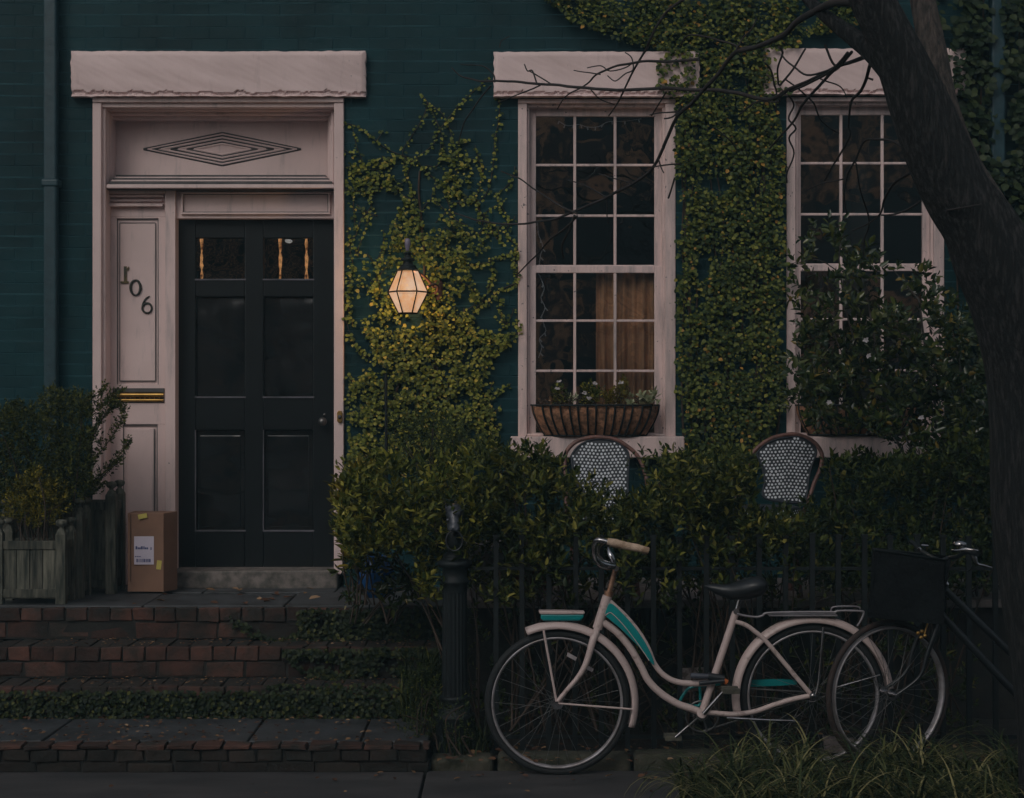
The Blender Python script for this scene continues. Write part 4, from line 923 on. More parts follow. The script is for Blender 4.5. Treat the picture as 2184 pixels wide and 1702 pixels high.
# ------------------------------------------------------------------ bistro chairs
def chair(Y, arch, panel, seat, lab):
    c = thing('bistro_chair', P(seat[0], seat[1], Y), lab, 'chair', 'woven bistro chairs on the patio')
    tilt = lambda x, y: P(x, y, Y + .0006*(1100-y))
    b = MB(); q = catmull(arch, 8); b.tube([tilt(x, y) for x, y in q], .0115, 10)
    for k in range(0, len(q), 3):
        pass
    b.build('back_frame', M['rattan'], c)
    pc = (sum(p[0] for p in panel)/len(panel), sum(p[1] for p in panel)/len(panel))
    pp = catmull(panel + [panel[0]], 5)[:-1]
    b = MB(); v = [tilt(x, y) for x, y in pp]; n = len(v)
    b.add([tuple(a) for a in v] + [(a[0], a[1]+.012, a[2]) for a in v], [tuple(range(n)), tuple(range(2*n-1, n-1, -1))] + [(k, (k+1)%n, (k+1)%n+n, k+n) for k in range(n)])
    b.tube([tilt(x, y) for x, y in list(pp)+[pp[0]]], .007, 6)
    dx, dy = 8.0, 6.9; row = 0; y = min(p[1] for p in panel) + 3
    while y < max(p[1] for p in panel):
        x = min(p[0] for p in panel) + (dx/2 if row % 2 else 0)
        while x < max(p[0] for p in panel):
            if inpoly(x, y, pp) and inpoly(pc[0]+(x-pc[0])*1.06, pc[1]+(y-pc[1])*1.06, pp):
                p_ = tilt(x+random.gauss(0,.35), y+random.gauss(0,.3)+1.2*math.sin(x*.07)); r_ = .0070*random.uniform(.75,1.08); vs = [(p_.x+r_*math.cos(a), p_.y-.0035, p_.z+r_*math.sin(a)) for a in np.linspace(0, 2*math.pi, 8)[:-1]]
                b.add(vs, [tuple(range(7))[::-1]], 1); b.add([(a_, p_.y+.0155, c_) for a_, _, c_ in vs], [tuple(range(7))], 1)
            x += dx
        y += dy; row += 1
    b.build('woven_back', [M['weave'], M['dot']], c)
    sx, sy, sr = seat; s0 = P(sx, sy, Y-.2); b = MB(); b.lathe((s0.x, s0.y, s0.z-.02), [(.19,0),(.20,.005),(.20,.038),(.19,.045),(.02,.05)], 28)
    for rr in (0, 1, 2):
        for k in range(56):
            a = 2*math.pi*(k+.5*(rr % 2))/56; z = s0.z-.016+rr*.013; r_ = .2016
            u = Vector((-math.sin(a), math.cos(a), 0)); cc = Vector((s0.x+r_*math.cos(a), s0.y+r_*math.sin(a), z))
            b.add([cc+u*.0055*math.cos(t)+Vector((0,0,.0055*math.sin(t))) for t in np.linspace(0, 2*math.pi, 7)[:-1]], [tuple(range(6))], 1)
    b.build('seat', [M['weave'], M['dot']], c)
    for (ax, ay) in ((-1,-1),(1,-1),(-1,1),(1,1)):
        b = MB(); b.tube([(s0.x+ax*.14, s0.y+ay*.14, s0.z-.02), (s0.x+ax*.18, s0.y+ay*.17, .648)], .011, 8); b.build('leg', M['rattan'], c)
    b = MB()
    for sgn in (0, -1):
        e = q[sgn]; b.tube(catmull([tilt(e[0], e[1]), Vector((s0.x+(.19 if sgn else -.19), s0.y+.1, s0.z))], 3), .0105, 8)
    b.build('back_support', M['rattan'], c); return c
k7 = lambda x, y: (1177.3+.2734*x, 895.8+.2734*y)
chair(-.62, [k7(*p) for p in ((105,420),(100,340),(112,250),(180,175),(280,140),(380,135),(500,155),(600,215),(670,285),(715,380),(742,500),(730,640))],
      [k7(*p) for p in ((150,280),(200,210),(290,160),(380,148),(480,165),(560,215),(598,270),(595,400),(592,520),(585,640),(440,690),(300,650),(200,520),(165,400))], (1285, 1105, 1), 'woven bistro chair in front of the middle window sill')
chair(-.66, [k7(*p) for p in ((1500,560),(1530,400),(1535,310),(1600,220),(1700,150),(1800,120),(1900,112),(2010,150),(2080,215),(2108,290),(2090,390),(2050,480),(2010,600),(1965,720))],
      [k7(*p) for p in ((1598,262),(1650,200),(1740,155),(1850,135),(1950,135),(2030,190),(2062,255),(2030,350),(2005,450),(1990,560),(1965,640),(1800,640),(1650,600),(1660,480),(1640,370))], (1625, 1090, 1), 'woven bistro chair between the creeper and the right window sill, mostly unobscured back')

# ------------------------------------------------------------------ window baskets
def basket(x0p, x1p, y0p, y1p, lab, nw=14):
    cx_ = (x0p+x1p)/2; hw = (x1p-x0p)/2
    def pt(u, v, off=0):
        D_ = (.19+off)*math.sqrt(max(0, 1-abs(u)**5))*(1-.45*v*v)
        x = cx_ + u*(hw)*(1-.20*max(v,0)**1.6); Y = -.01 - D_
        q = P(x, y0p+(y1p-y0p)*v, -.1); return (q.x, Y, q.z)
    o = thing('window_basket', P(cx_, y1p, -.1), lab, 'planter', 'coir-lined wire baskets on the window sills')
    b = MB(); nu, nv = 60, 10; vs = [pt(-1+2*i/nu, j/nv) for i in range(nu+1) for j in range(nv+1)]
    vs = [(x, y+.008*noise.noise((x*20, z*20, 0)), z + (.008*noise.noise((x*18,1,1)) if k % (nv+1) == 0 else 0)) for k, (x, y, z) in enumerate(vs)]
    b.add(vs, [(i*(nv+1)+j, (i+1)*(nv+1)+j, (i+1)*(nv+1)+j+1, i*(nv+1)+j+1) for i in range(nu) for j in range(nv)], 0, True)
    for v_, off in ((.06, 0), (1.0, 0)):
        ring = [pt(-1+2*i/nu, v_) for i in range(nu+1)]; b.add(ring, [tuple(range(len(ring)))], 0)
    b.build('coir_liner', M['coir'], o)
    b = MB()
    for i in range(nw+1):
        u = -.985+1.97*i/nw + random.uniform(-.012,.012); b.tube([pt(u, v, .013) for v in np.linspace(-.03, 1, 8)], .0062, 6)
    for v in (-.03, 1.0): b.tube([pt(u, v, .012) for u in np.linspace(-1, 1, 40)], .0058, 6)
    b.build('wire_frame', M['iron'], o); return pt
basket(1133, 1408, 866, 929, 'wire basket with brown coir liner full of small plants on the middle window sill')
basket(1702, 1960, 866, 927, 'coir-lined wire basket on the right window sill, half hidden by the glossy shrub')
def wplant(name, lab, poly, n, k, ln, sz, wr, mat, base, up=1.2, flowers=()):
    o = shrub(name, lab, 'plant', poly, (-.17,-.06), n, k, ln, sz, wr, mat, up=up, base=base, nst=6, stem_r=.003)
    if flowers:
        for (x, y) in flowers:
            f = Leaves(); p_ = P(x, y, -.17)
            for k_ in range(6):
                a = k_*1.05; f.add(p_+Vector((random.uniform(-.006,.006),0,random.uniform(-.003,.003))), (math.cos(a), -.5, .45*math.sin(a)+.1), (0,-1,.4), .016)
            f.build('flower', .8, L['flower'], o)
wplant('flowering_plant', 'white-flowered upright plant at the left of the middle window basket', [(1184,822),(1198,818),(1206,850),(1212,868),(1180,868)], 26, 7, .04, .026, .6, L['hedge'], (1196, 876), flowers=((1192,814),(1189,829)))
wplant('flowering_plant', 'small bushy plant with pale flowers in the centre of the middle window basket', [(1240,830),(1262,818),(1282,828),(1290,862),(1240,866),(1235,850)], 46, 7, .045, .027, .6, L['hedge'], (1262, 876), flowers=((1269,818),(1256,850),(1248,838)))
wplant('bushy_plant', 'yellow-green bushy plant right of centre in the middle window basket', [(1290,838),(1310,830),(1325,838),(1330,866),(1290,866)], 44, 7, .045, .022, .6, L['yshrub'], (1312, 876))
wplant('bushy_plant', 'taller yellowish plant beside the pale-leaved one in the middle window basket', [(1316,830),(1330,812),(1342,818),(1340,850),(1322,862)], 34, 7, .045, .026, .6, L['yshrub'], (1330, 876), flowers=((1324,816),))
wplant('pale_leaved_plant', 'pale cream-leaved plant at the right end of the middle window basket', [(1340,856),(1352,846),(1372,842),(1392,840),(1404,852),(1408,868),(1345,870)], 16, 7, .03, .048, .6, L['pale'], (1375, 878), up=.6)
wplant('trailing_plant', 'low reddish trailing plant at the left end of the middle window basket', [(1150,860),(1180,852),(1190,866),(1150,870)], 8, 5, .03, .03, .4, L['litter'], (1165, 876), up=.5)
wplant('bushy_plant', 'small pale plant between the white-flowered ones in the middle window basket', [(1212,850),(1228,845),(1236,866),(1212,868)], 10, 5, .03, .022, .5, L['pale'], (1222, 876), up=.8)

# ------------------------------------------------------------------ lantern
YL = -.24; lc = P(870, 623, YL); sl = sc(YL)
LN = thing('wall_lantern', lc, 'lit six-sided glass lantern glowing among the yellow creeper leaves', 'lantern')
prof = [(577, 22), (623, 42.5), (668, 20)]
def hexring(py, hw, k=1.0):
    z = P(0, py, YL).z; return [Vector((lc.x+hw*k/sl*math.cos(a), YL+hw*k/sl*math.sin(a), z)) for a in [R(30+60*i)+R(30) for i in range(6)]]
b = MB(); rr = [hexring(y, h*1.0, .97) for y, h in prof]
for a, c_ in ((0,1),(1,2)):
    b.add(rr[a]+rr[c_], [(k, (k+1)%6, (k+1)%6+6, k+6) for k in range(6)])
b.add(rr[2], [tuple(range(6))])
b.build('glass_panes', M['lamp'], LN)
b = MB(); rr = [hexring(y, h) for y, h in prof]
for k in range(6):
    b.tube([rr[0][k], rr[1][k]], .0042, 5); b.tube([rr[1][k], rr[2][k]], .0042, 5)
    for r_ in rr: b.tube([r_[k], r_[(k+1)%6]], .0045, 5)
b.build('lantern_frame', surf('bronze_frame', (.012,.008,.006), (.007,.005,.004), .8, 10, 0, spec=.1), LN)
b = MB(); b.lathe((lc.x, YL, P(0,577,YL).z), [(.066,0),(.058,.006),(.045,.022),(.050,.026),(.030,.034),(.026,.052),(.040,.056),(.040,.066),(.020,.074),(.018,.094),(.030,.098),(.006,.108)], 16)
b.build('lantern_cap', M['iron'], LN)
b = MB(); b.lathe((lc.x-.002, YL, P(0,535,YL).z), [(.010,0),(.012,.01),(.016,.03),(.017,.06),(.010,.07)], 10); b.build('finial', surf('lilac_cap', (.22,.19,.26), (.16,.14,.2), .4, bs=0), LN)
b = MB(); q = P(925, 618, -.02)
b.tube(catmull([(lc.x+.02, YL+.02, lc.z+.13), (lc.x+.08, YL+.06, lc.z+.10), (q.x-.02, -.12, q.z+.04), (q.x+.01, -.05, q.z), (q.x+.02, -.0, q.z)], 5), .008, 8)
b.tube(catmull([P(912,612,-.2), P(925,606,-.16), P(934,612,-.1), P(928,630,-.05), P(920,645,-.02)], 5), .007, 8)
b.lathe((q.x+.02, -.012, q.z-.06), [(.03,0),(.034,.02),(.034,.1),(.02,.12)], 12)
b.build('bracket', surf('rusty_bracket', (.16,.07,.05), (.06,.03,.025), .6, 20, .3), LN)
ld = bpy.data.lights.new('lantern_light', 'POINT'); ld.energy = 27; ld.color = (1, .58, .25); ld.shadow_soft_size = .03
lo = bpy.data.objects.new('lantern_light', ld); C.objects.link(lo); lo.parent = LN; lo.location = (0, 0, .01)
b = MB(); b.tube([P(823,798,-.16), P(824,990,-.16), P(824,1270,-.16)], .009, 8)
tag(b.build('garden_pole', M['iron']), 'thin dark vertical pole standing against the creeper below the lantern', 'pole')

# ------------------------------------------------------------------ iron post and railing
YF = -1.96; sf = sc(YF)
pc = P(970, 0, YF)
ps = thing('hitching_post', (pc.x, YF, .04), 'black fluted iron hitching post topped with a horse head holding a ring', 'post')
zz = lambda y: P(0, y, YF).z
b = MB(); pf = [(1606,43),(1600,41),(1535,41),(1530,43),(1523,43),(1519,37),(1505,34),(1494,31),(1491,33.5),(1485,33.5),(1482,29)]
b.lathe((pc.x, YF, 0), [(h/sf, zz(y)) for y, h in pf], 28); b.build('base', M['iron'], ps)
b = MB(); b.lathe((pc.x, YF, 0), [(28.5/sf, zz(1484)), (27.5/sf, zz(1470)), (26/sf, zz(1262))], 40, flute=.07, smooth=False); b.build('shaft', M['iron'], ps)
b = MB(); b.lathe((pc.x, YF, 0), [(h/sf, zz(y)) for y, h in [(1262,27),(1246,27),(1243,30.5),(1237,30.5),(1234,26.5),(1212,27),(1208,34),(1204,37.5),(1197,37.5),(1194,31),(1190,24),(1187,25),(1182,24.5),(1178,16),(1173,14),(1168,17),(1158,19.5),(1146,19),(1134,15),(1126,12)]], 32); b.build('capital', M['iron'], ps)
b = MB()
b.tube(catmull([(pc.x, YF+.02, zz(1150)), (pc.x, YF+.015, zz(1120)), (pc.x, YF+.0, zz(1097)), (pc.x, YF-.02, zz(1090)), (pc.x, YF-.045, zz(1098)), (pc.x, YF-.062, zz(1112)), (pc.x, YF-.075, zz(1124)), (pc.x, YF-.078, zz(1130))], 6), [.030,.036,.040,.040,.036,.028,.024,.027,.020], 14)
for sg in (-1, 1):
    b.tube([(pc.x+sg*.020, YF-.005, zz(1096)), (pc.x+sg*.036, YF-.010, zz(1085)), (pc.x+sg*.044, YF-.012, zz(1073))], [.012,.010,.001], 8)
    b.ball((pc.x+sg*.030, YF-.040, zz(1108)), .008, 8); b.ball((pc.x+sg*.012, YF-.100, zz(1126)), .005, 6)
b.tube(catmull([(pc.x, YF+.0, zz(1090)), (pc.x, YF+.045, zz(1098)), (pc.x, YF+.058, zz(1130)), (pc.x, YF+.055, zz(1158))], 4), [.010,.012,.010], 8)
b.build('horse_head', [surf('worn_iron', (.11,.12,.15), (.022,.027,.035), .35, 30, .3, .002)], ps)
b = MB(); b.ball((pc.x, YF-.034, zz(1094)), .031, 10, 0, (1.05,.9,.6)); b.build('forelock', M['pink'], ps)
b = MB(); b.tube([(pc.x+.038*math.sin(a), YF-.085, zz(1150)-.046*math.cos(a)) for a in np.linspace(0, 2*math.pi, 28)], .0035, 6, cap=False); b.build('ring', M['chrome'] if 0 else surf('dull_ring', (.10,.11,.12), (.05,.05,.06), .35, 8, 0, metal=.6), ps)

fn = thing('iron_railing', (1.4, YF, .04), 'black iron railing with vertical pickets behind the bicycles', 'railing')
b = MB()
xr0, xr1 = pc.x+.05, P(2260,0,YF).x
b.box(xr0, xr1, YF-.006, YF+.006, zz(1216), zz(1209)); b.build('rail', M['iron'], fn, bevel=.001); b = MB(); b.box(xr0, xr1, YF-.009, YF+.009, zz(1575), zz(1567)); b.build('rail', M['iron'], fn, bevel=.001)
pk = MB(); px0_ = P(1058,0,YF).x
pk.box(px0_-.0115, px0_+.0115, YF-.0115-.013, YF+.0115-.013, .0, zz(1146))
pk.box(px0_-.014, px0_+.014, YF-.027, YF+.001, zz(1146)+.0005, zz(1140))
first = pk.build('picket', M['iron'], fn)
for i in range(1, 21):
    c_ = first.copy(); C.objects.link(c_); c_.parent = fn; c_.location = first.location + Vector((i*56/sf, 0, random.uniform(-.004,.004))); c_.rotation_euler = (0, random.uniform(-.006,.006), 0)

# ------------------------------------------------------------------ bicycles
def wheel(par, cpx, cpy, Y, Rr, yaw=0, tyrem='tyre', tw=.021, nsp=32):
    c = P(cpx, cpy, Y); u = Vector((math.cos(yaw), math.sin(yaw), 0)); w = Vector((-math.sin(yaw), math.cos(yaw), 0)); z = Vector((0,0,1))
    at = lambda r, a, o=0: c + u*(r*math.cos(a)) + z*(r*math.sin(a)) + w*o
    b = MB()
    for k in range(nsp):
        a = 2*math.pi*k/nsp; sg = 1 if k % 2 else -1; h = a + sg*1.1*(1 if (k//2) % 2 else -1)
        b.tube([at(.022, h, sg*.028), at(Rr-.045, a, 0)], .0011, 4, cap=False)
    wh = b.build('wheel', M['spoke'], par)
    b = MB(); n = 72
    ring = lambda r, off: [at(r, 2*math.pi*k/n, off) for k in range(n+1)]
    b.tube(ring(Rr-tw*.72, 0), tw*.72, 12, cap=False); b.build('tyre', M[tyrem], wh)
    if tyrem == 'tyre2':
        pass
    b = MB(); prof = [(Rr-.043, -.008), (Rr-.039, -.016), (Rr-.031, -.019), (Rr-.036, -.010), (Rr-.036, .010), (Rr-.031, .019), (Rr-.039, .016), (Rr-.043, .008)]
    vs = [at(r, 2*math.pi*k/n, o) for k in range(n) for (r, o) in prof]; m = len(prof)
    b.add(vs, [(k*m+j, k*m+(j+1)%m, ((k+1)%n)*m+(j+1)%m, ((k+1)%n)*m+j) for k in range(n) for j in range(m)], 0, True); b.build('rim', M['rim'], wh)
    b = MB(); b.tube([at(0,0,-.05), at(0,0,.05)], .012, 10); b.tube([at(0,0,-.032), at(0,0,-.027)], .026, 14); b.tube([at(0,0,.027), at(0,0,.032)], .026, 14); b.tube([at(0,0,-.065), at(0,0,-.05)], .008, 8); b.build('hub', M['chrome'], wh)
    return c, at, wh
def fender(par, c, r, a0, a1, mat, w=.034, dep=.020, name='fender', yaw=0):
    b = MB(); n = 50; prof = [(-w, -dep), (-w*.96, -.008), (-w*.75, .002), (-w*.4, .008), (0, .010), (w*.4, .008), (w*.75, .002), (w*.96, -.008), (w, -dep)]
    vs = []
    for i in range(n+1):
        a = R(a0+(a1-a0)*i/n)
        for (o, dr_) in prof: vs.append((c.x+(r+dr_)*math.cos(a)*math.cos(yaw), c.y+o, c.z+(r+dr_)*math.sin(a)))
    m = len(prof); b.add(vs, [(i*m+j, i*m+j+1, (i+1)*m+j+1, (i+1)*m+j) for i in range(n) for j in range(m-1)], 0, True)
    return b.build(name, mat, par, solid=.0025)
YB = -2.28
A = lambda x, y, dy=0: P(938.4+.3734*x, 1066.4+.3734*y, YB+dy)
B2 = lambda x, y, dy=0: P(1501.5+.3734*x, 1066.4+.3734*y, YB+dy)
bk = thing('bicycle', P(1460, 1650, YB), 'cream and teal step-through cruiser bicycle with white fenders leaning by the railing', 'bicycle')
cf, atf, wf = wheel(bk, 1188.5, 1498, YB, .3255, tw=.024); cr, atr, wr_ = wheel(bk, 1733, 1484, YB, .3255, tw=.024)
fender(bk, cf, .352, 113.5, -18, M['creamp']); fender(bk, cr, .350, 192, 5, M['creamp'])
b = MB()
def T(mb, pts, r, f=A, dy=0, n=10, mi=0): mb.tube(catmull([f(x, y, dy) for x, y in pts], 8) if len(pts) > 2 else [f(x, y, dy) for x, y in pts], r, n, mi)
T(b, [(957,548),(898,735)], .0225)
T(b, [(965,575),(1060,665),(1138,760),(1190,850),(1222,930),(1275,997),(1345,1036),(1440,1048),(1562,1042)], [.012,.012,.012,.0125,.013,.0145])
T(b, [(918,690),(1010,755),(1090,850),(1148,950),(1190,1030),(1260,1102),(1350,1160),(1430,1190),(1492,1212)], .0165)
T(b, [(1690,640),(1500,1205)], [.0165,.0165])
b.tube([A(1497,1215,-.036), A(1497,1215,.036)], .024, 14)
T(b, [(1520,1212),(1560,1215),(1628,1222),(1708,1222),(1808,1205),(1908,1170),(2008,1140),(2118,1117)], .0115, dy=-.035)
T(b, [(1520,1212),(1560,1215),(1628,1222),(1708,1222),(1808,1205),(1908,1170),(2008,1140),(2118,1117)], .0115, dy=.05)
T(b, [(180,695),(240,715),(300,758),(350,802),(450,920),(540,1028),(612,1112)], .0105, B2, -.035)
T(b, [(180,695),(240,715),(300,758),(350,802),(450,920),(540,1028),(612,1112)], .0105, B2, .05)
b.build('frame', M['creamp'], bk)
b = MB()
for sg in (-1, 1):
    b.tube(catmull([A(897,738,0), A(886,765,sg*.03), A(868,820,sg*.045), A(835,930,sg*.048), A(790,1010,sg*.05), A(725,1085,sg*.052), A(672,1150,sg*.055)], 6), [.015,.017,.015,.012,.010,.009], 10)
b.tube([A(888,762,-.04), A(888,762,.04)], .014, 10); b.build('fork', M['creamp'], bk)
b = MB()
for dy in (-.055, .055):
    T(b, [(592,745),(620,900),(665,1150)], .0055, dy=dy, n=8); T(b, [(675,1162),(1098,1195)], .0045, dy=dy, n=8)
b.build('fender_stay', M['creamp'], bk)
b = MB()
for dy in (-.055, .055):
    T(b, [(682,725),(668,900),(655,1040),(640,1110)], .0065, B2, dy, 8)
    T(b, [(715,1082),(1005,1000)], .0045, B2, dy, 8)
b.build('fender_stay', M['chrome'], bk)
# tank
ol = catmull([(962,590),(988,594),(1048,652),(1106,718),(1154,784),(1192,850),(1216,905),(1220,938),(1198,918),(1180,893),(1137,840),(1088,788),(1033,734),(967,678),(942,650),(962,590)], 4)
b = MB(); b.prism([(A(x,y).x, A(x,y).z) for x, y in ol[:-1]][::-1], YB-.028, YB+.028); tk = b.build('tank', M['tealb'], bk, bevel=.008, seg=3)
b = MB(); b.tube(catmull([A(x,y,-.0295) for x, y in ((945,660),(965,645),(985,650),(1040,705),(1100,780),(1150,850),(1195,918))], 6), .002, 6); b.build('pinstripe', M['creamp'], tk)
b = MB(); ol = [(575,649),(822,649),(818,668),(800,686),(590,686),(575,676)]; b.prism([(A(x,y).x, A(x,y).z) for x, y in ol][::-1], YB-.026, YB+.026)
hl_ = b.build('front_lamp_housing', M['tealb'], bk, bevel=.006)
b = MB(); ol = [(563,630),(700,630),(822,634),(828,641),(820,648),(570,648)]; b.prism([(A(x,y).x, A(x,y).z) for x, y in ol][::-1], YB-.030, YB+.030); b.build('housing_top', M['creamp'], hl_, bevel=.005)
b = MB(); b.box(A(680,0).x, A(720,0).x, YB-.01, YB+.01, A(0,697).z, A(0,682).z); b.build('housing_bracket', M['chrome'], bk)
# stem, bars, grip
b = MB(); T(b, [(960,545),(1000,405),(1008,392)], [.0125,.0115,.0125]); b.build('stem', M['rust'], bk)
b = MB(); b.tube([A(960,552), A(965,520)], .020, 12); b.build('headset', M['rust'], bk)
b = MB(); b.tube([A(1006,392,-.05), A(1006,392,.05)], .013, 10)
b.tube(catmull([A(1006,392,-.02), A(985,372,-.05), A(930,368,-.09), A(893,345,-.14), A(880,300,-.20), A(880,250,-.25), A(900,228,-.28), A(960,240,-.29)], 6), .011, 10)
b.tube(catmull([A(1006,392,.02), A(990,372,.05), A(940,355,.09), A(905,325,.14), A(900,290,.20), A(912,262,.25), A(935,246,.28), A(975,252,.29)], 6), .011, 10)
b.tube(catmull([A(1000,385,-.02), A(985,340,-.03), A(968,300,-.02), A(960,270,0)], 4), [.009,.015,.006], 8); b.tube(catmull([A(995,378,-.04), A(950,374,-.07), A(912,360,-.10), A(890,335,-.13)], 4), [.014,.021,.019,.012], 10)
b.build('handlebar', M['chrome'], bk)
b = MB(); b.tube([A(955,236,-.29), A(1000,245,-.29), A(1060,262,-.29), A(1120,272,-.29), A(1192,290,-.29)], [.0145,.018,.0175,.017,.0145], 12); b.build('grip', M['grip'], bk)
b = MB(); b.tube([A(972,250,.29), A(1120,276,.29), A(1185,296,.29)], [.014,.0165,.014], 12); b.build('grip', M['grip'], bk)
# saddle
def saddle(par, f, pts, mat):
    b = MB(); vs = []; n = len(pts); m = 12
    for (x, yt, yb, hw) in pts:
        for k in range(m):
            a = 2*math.pi*k/m; yy = (yt+yb)/2 - (yb-yt)/2*math.sin(a)*(1 if math.sin(a) > 0 else 1)
            p_ = f(x, yy, hw*math.cos(a)); vs.append(tuple(p_))
    b.add(vs, [(i*m+k, i*m+(k+1)%m, (i+1)*m+(k+1)%m, (i+1)*m+k) for i in range(n-1) for k in range(m)], 0, True)
    b.add(vs[:m], [tuple(range(m))]); b.add(vs[-m:], [tuple(range(m))]); return b.build('saddle', mat, par)
saddle(bk, B2, [(5,488,497,.008),(20,484,506,.020),(60,478,535,.028),(110,482,555,.038),(160,474,570,.055),(210,455,572,.080),(260,440,566,.100),(305,436,555,.108),(340,444,540,.10),(360,468,512,.06),(366,485,500,.02)], M['saddle'])
b = MB(); T(b, [(180,650),(200,580),(205,560)], .011, B2); b.tube([B2(185,636,-.02), B2(185,636,.02)], .014, 10); b.build('seatpost', M['chrome'], bk)
# rack
b = MB()
for dy in (-.045, .045):
    T(b, [(190,650),(240,662),(300,668),(335,660),(368,645),(560,640),(745,640)], .0052, B2, dy, 8)
    T(b, [(745,650),(765,634),(890,634),(912,646),(895,690),(875,720)], .0048, B2, dy, 8)
b.box(B2(365,0).x, B2(750,0).x, YB-.05, YB+.05, B2(0,656).z, B2(0,648).z)
b.tube([B2(912,646,-.045), B2(912,646,.045)], .0048, 8); b.tube([B2(765,634,-.045), B2(765,634,.045)], .0048, 8)
b.tube(catmull([B2(725,634,.02), B2(745,610,.02), B2(870,608,.02), B2(892,622,.02)], 5), .004, 6)
b.build('rack', surf('silver_rack', (.36,.34,.37), (.22,.2,.22), .4, 12, 0, metal=.4), bk)
# crankset
b = MB(); b.tube([A(1497,1222,.045), A(1497,1222,.05)], .03, 16)
ring = [A(1497+92*math.cos(a), 1235+88*math.sin(a), .05) for a in np.linspace(0, 2*math.pi, 40)]; b.tube(ring, .0042, 6, cap=False)
for k in range(5): b.tube([A(1497,1222,.05), A(1497+90*math.cos(k*1.256), 1235+86*math.sin(k*1.256), .05)], .005, 6)
b.build('chainring', M['spoke'], bk)
b = MB(); b.tube([A(1505,1222,-.05), A(1645,1065,-.06)], [.010,.0075], 8); b.tube([A(1645,1065,-.06), A(1645,1065,-.09)], .007, 8); b.build('crank', M['chrome'], bk)
b = MB(); b.tube([A(1487,1232,.055), A(1345,1355,.06)], [.009,.007], 8); b.build('crank', M['chrome'], bk)
for (x, y, s_) in ((1668,1085,-.12), (1338,1352,.1)):
    b = MB(); p_ = A(x, y, s_); b.box(p_.x-.045, p_.x+.03, p_.y-.04, p_.y-.022, p_.z-.012, p_.z+.012); b.box(p_.x-.045, p_.x+.03, p_.y+.022, p_.y+.04, p_.z-.012, p_.z+.012); b.tube([(p_.x-.006,p_.y-.045,p_.z),(p_.x-.006,p_.y+.045,p_.z)], .006, 8)
    b.build('pedal', surf('pedal_rubber', (.10,.095,.07), (.04,.04,.035), .6, 30), bk, bevel=.003)
b = MB(); T(b, [(1365,1160),(1385,1120),(1420,1078),(1470,1060),(1482,1062),(1484,1165),(1440,1172),(1372,1165)], .007, dy=.06); T(b, [(1484,1062),(1600,1050)], .008, dy=.06)
b.prism([(B2(x,y).x, B2(x,y).z) for x, y in ((255,1040),(430,1034),(540,1040),(545,1066),(430,1074),(255,1080))][::-1], YB+.058, YB+.066); b.build('chain_guard', M['tealb'], bk)
b = MB(); b.tube([A(1600,1068,.062), A(2118,1098,.062)], .004, 6); b.tube([A(1600,1300,.062) if 0 else A(1500,1320,.052), A(2118,1128,.062)], .004, 6); b.build('chain', M['spoke'], bk)
b = MB(); T(b, [(130,1245),(350,1257),(500,1262),(545,1270)], [.007,.006,.005], B2, -.06, 8); b.build('kickstand', M['chrome'], bk)
b = MB(); b.tube([A(1432,1003,-.03), A(1540,1008,-.03)], .0125, 10); lk = b.build('lock_barrel', surf('lock_grey', (.08,.09,.12), (.05,.055,.07), .4, bs=0), bk)
b = MB(); b.tube([A(1530,1006,-.032), A(1622,1020,-.032)], .0165, 12); b.tube([A(1480,1048,-.04), A(1625,1032,-.04)], .010, 10); b.build('lock_cover', M['saddle'], lk)
b = MB(); b.tube([A(1620,1030,-.034), A(1640,1042,-.034)], .012, 10); b.build('lock_tag', M['orange'], lk)
b = MB()
rfm = surf('clear_reflector', (.42,.38,.39), (.25,.22,.23), .3, 20, 0)
for (x, y) in ((745,880), (840,945)):
    b = MB(); q_ = [(-16,-12),(38,18),(28,36),(-22,10)]; b.prism([(A(x+a,y+c_).x, A(x+a,y+c_).z) for a, c_ in q_][::-1], YB-.010, YB-.004)
    b.build('spoke_reflector', rfm, bk)
b = MB()
for dy in (-.04, .055): b.ball(B2(622,1118,dy-.01), .016, 10)
b.tube(catmull([B2(600,1150,-.05), B2(635,1150,-.05), B2(645,1125,-.05)], 4), .005, 6); b.build('axle_nut', M['chrome'], bk)

# black bicycle
YC = -2.55
K = lambda x, y, dy=0: P(1501.5+.3734*x, 1066.4+.3734*y, YC+dy)
bb = thing('bicycle', P(2000, 1640, YC), 'black bicycle with a large black front basket half hidden behind the tree', 'bicycle')
cc, at2, w2_ = wheel(bb, 1894.5, 1479, YC, .3195, yaw=R(24), tyrem='tyre2', tw=.018)
b = MB()
u_ = Vector((math.cos(R(24)), math.sin(R(24)), 0)); wv = Vector((-math.sin(R(24)), math.cos(R(24)), 0))
for sg in (-1, 1):
    top = K(1300, 690, 0); mid = K(1235, 870, 0); bot = cc
    b.tube(catmull([top + wv*.01*sg, top + Vector((-.01,0,-.03)) + wv*.045*sg, mid + wv*.05*sg, K(1190,1000)+wv*.05*sg, bot + wv*.055*sg], 6), [.013,.013,.010,.008,.007], 8)
b.build('fork', M['blackb'], bb)
b = MB(); b.tube([K(1375,480), K(1298,700)], .019, 12)
b.tube([K(1378,512), K(1700,825), K(2060,1180)], .0155, 10); b.tube([K(1332,628), K(1720,1045), K(1960,1300)], .0165, 10)
b.tube([K(2150,700), K(1965,1310)], .0155, 10); b.tube([K(1960,1310,-.04), K(2480,1150,-.05)], .011, 8); b.tube([K(2120,790,-.04), K(2480,1150,-.05)], .010, 8)
b.tube([K(1960,1310,.04), K(2480,1150,.05)], .011, 8); b.tube([K(2120,790,.04), K(2480,1150,.05)], .010, 8)
b.build('frame', M['blackb'], bb)
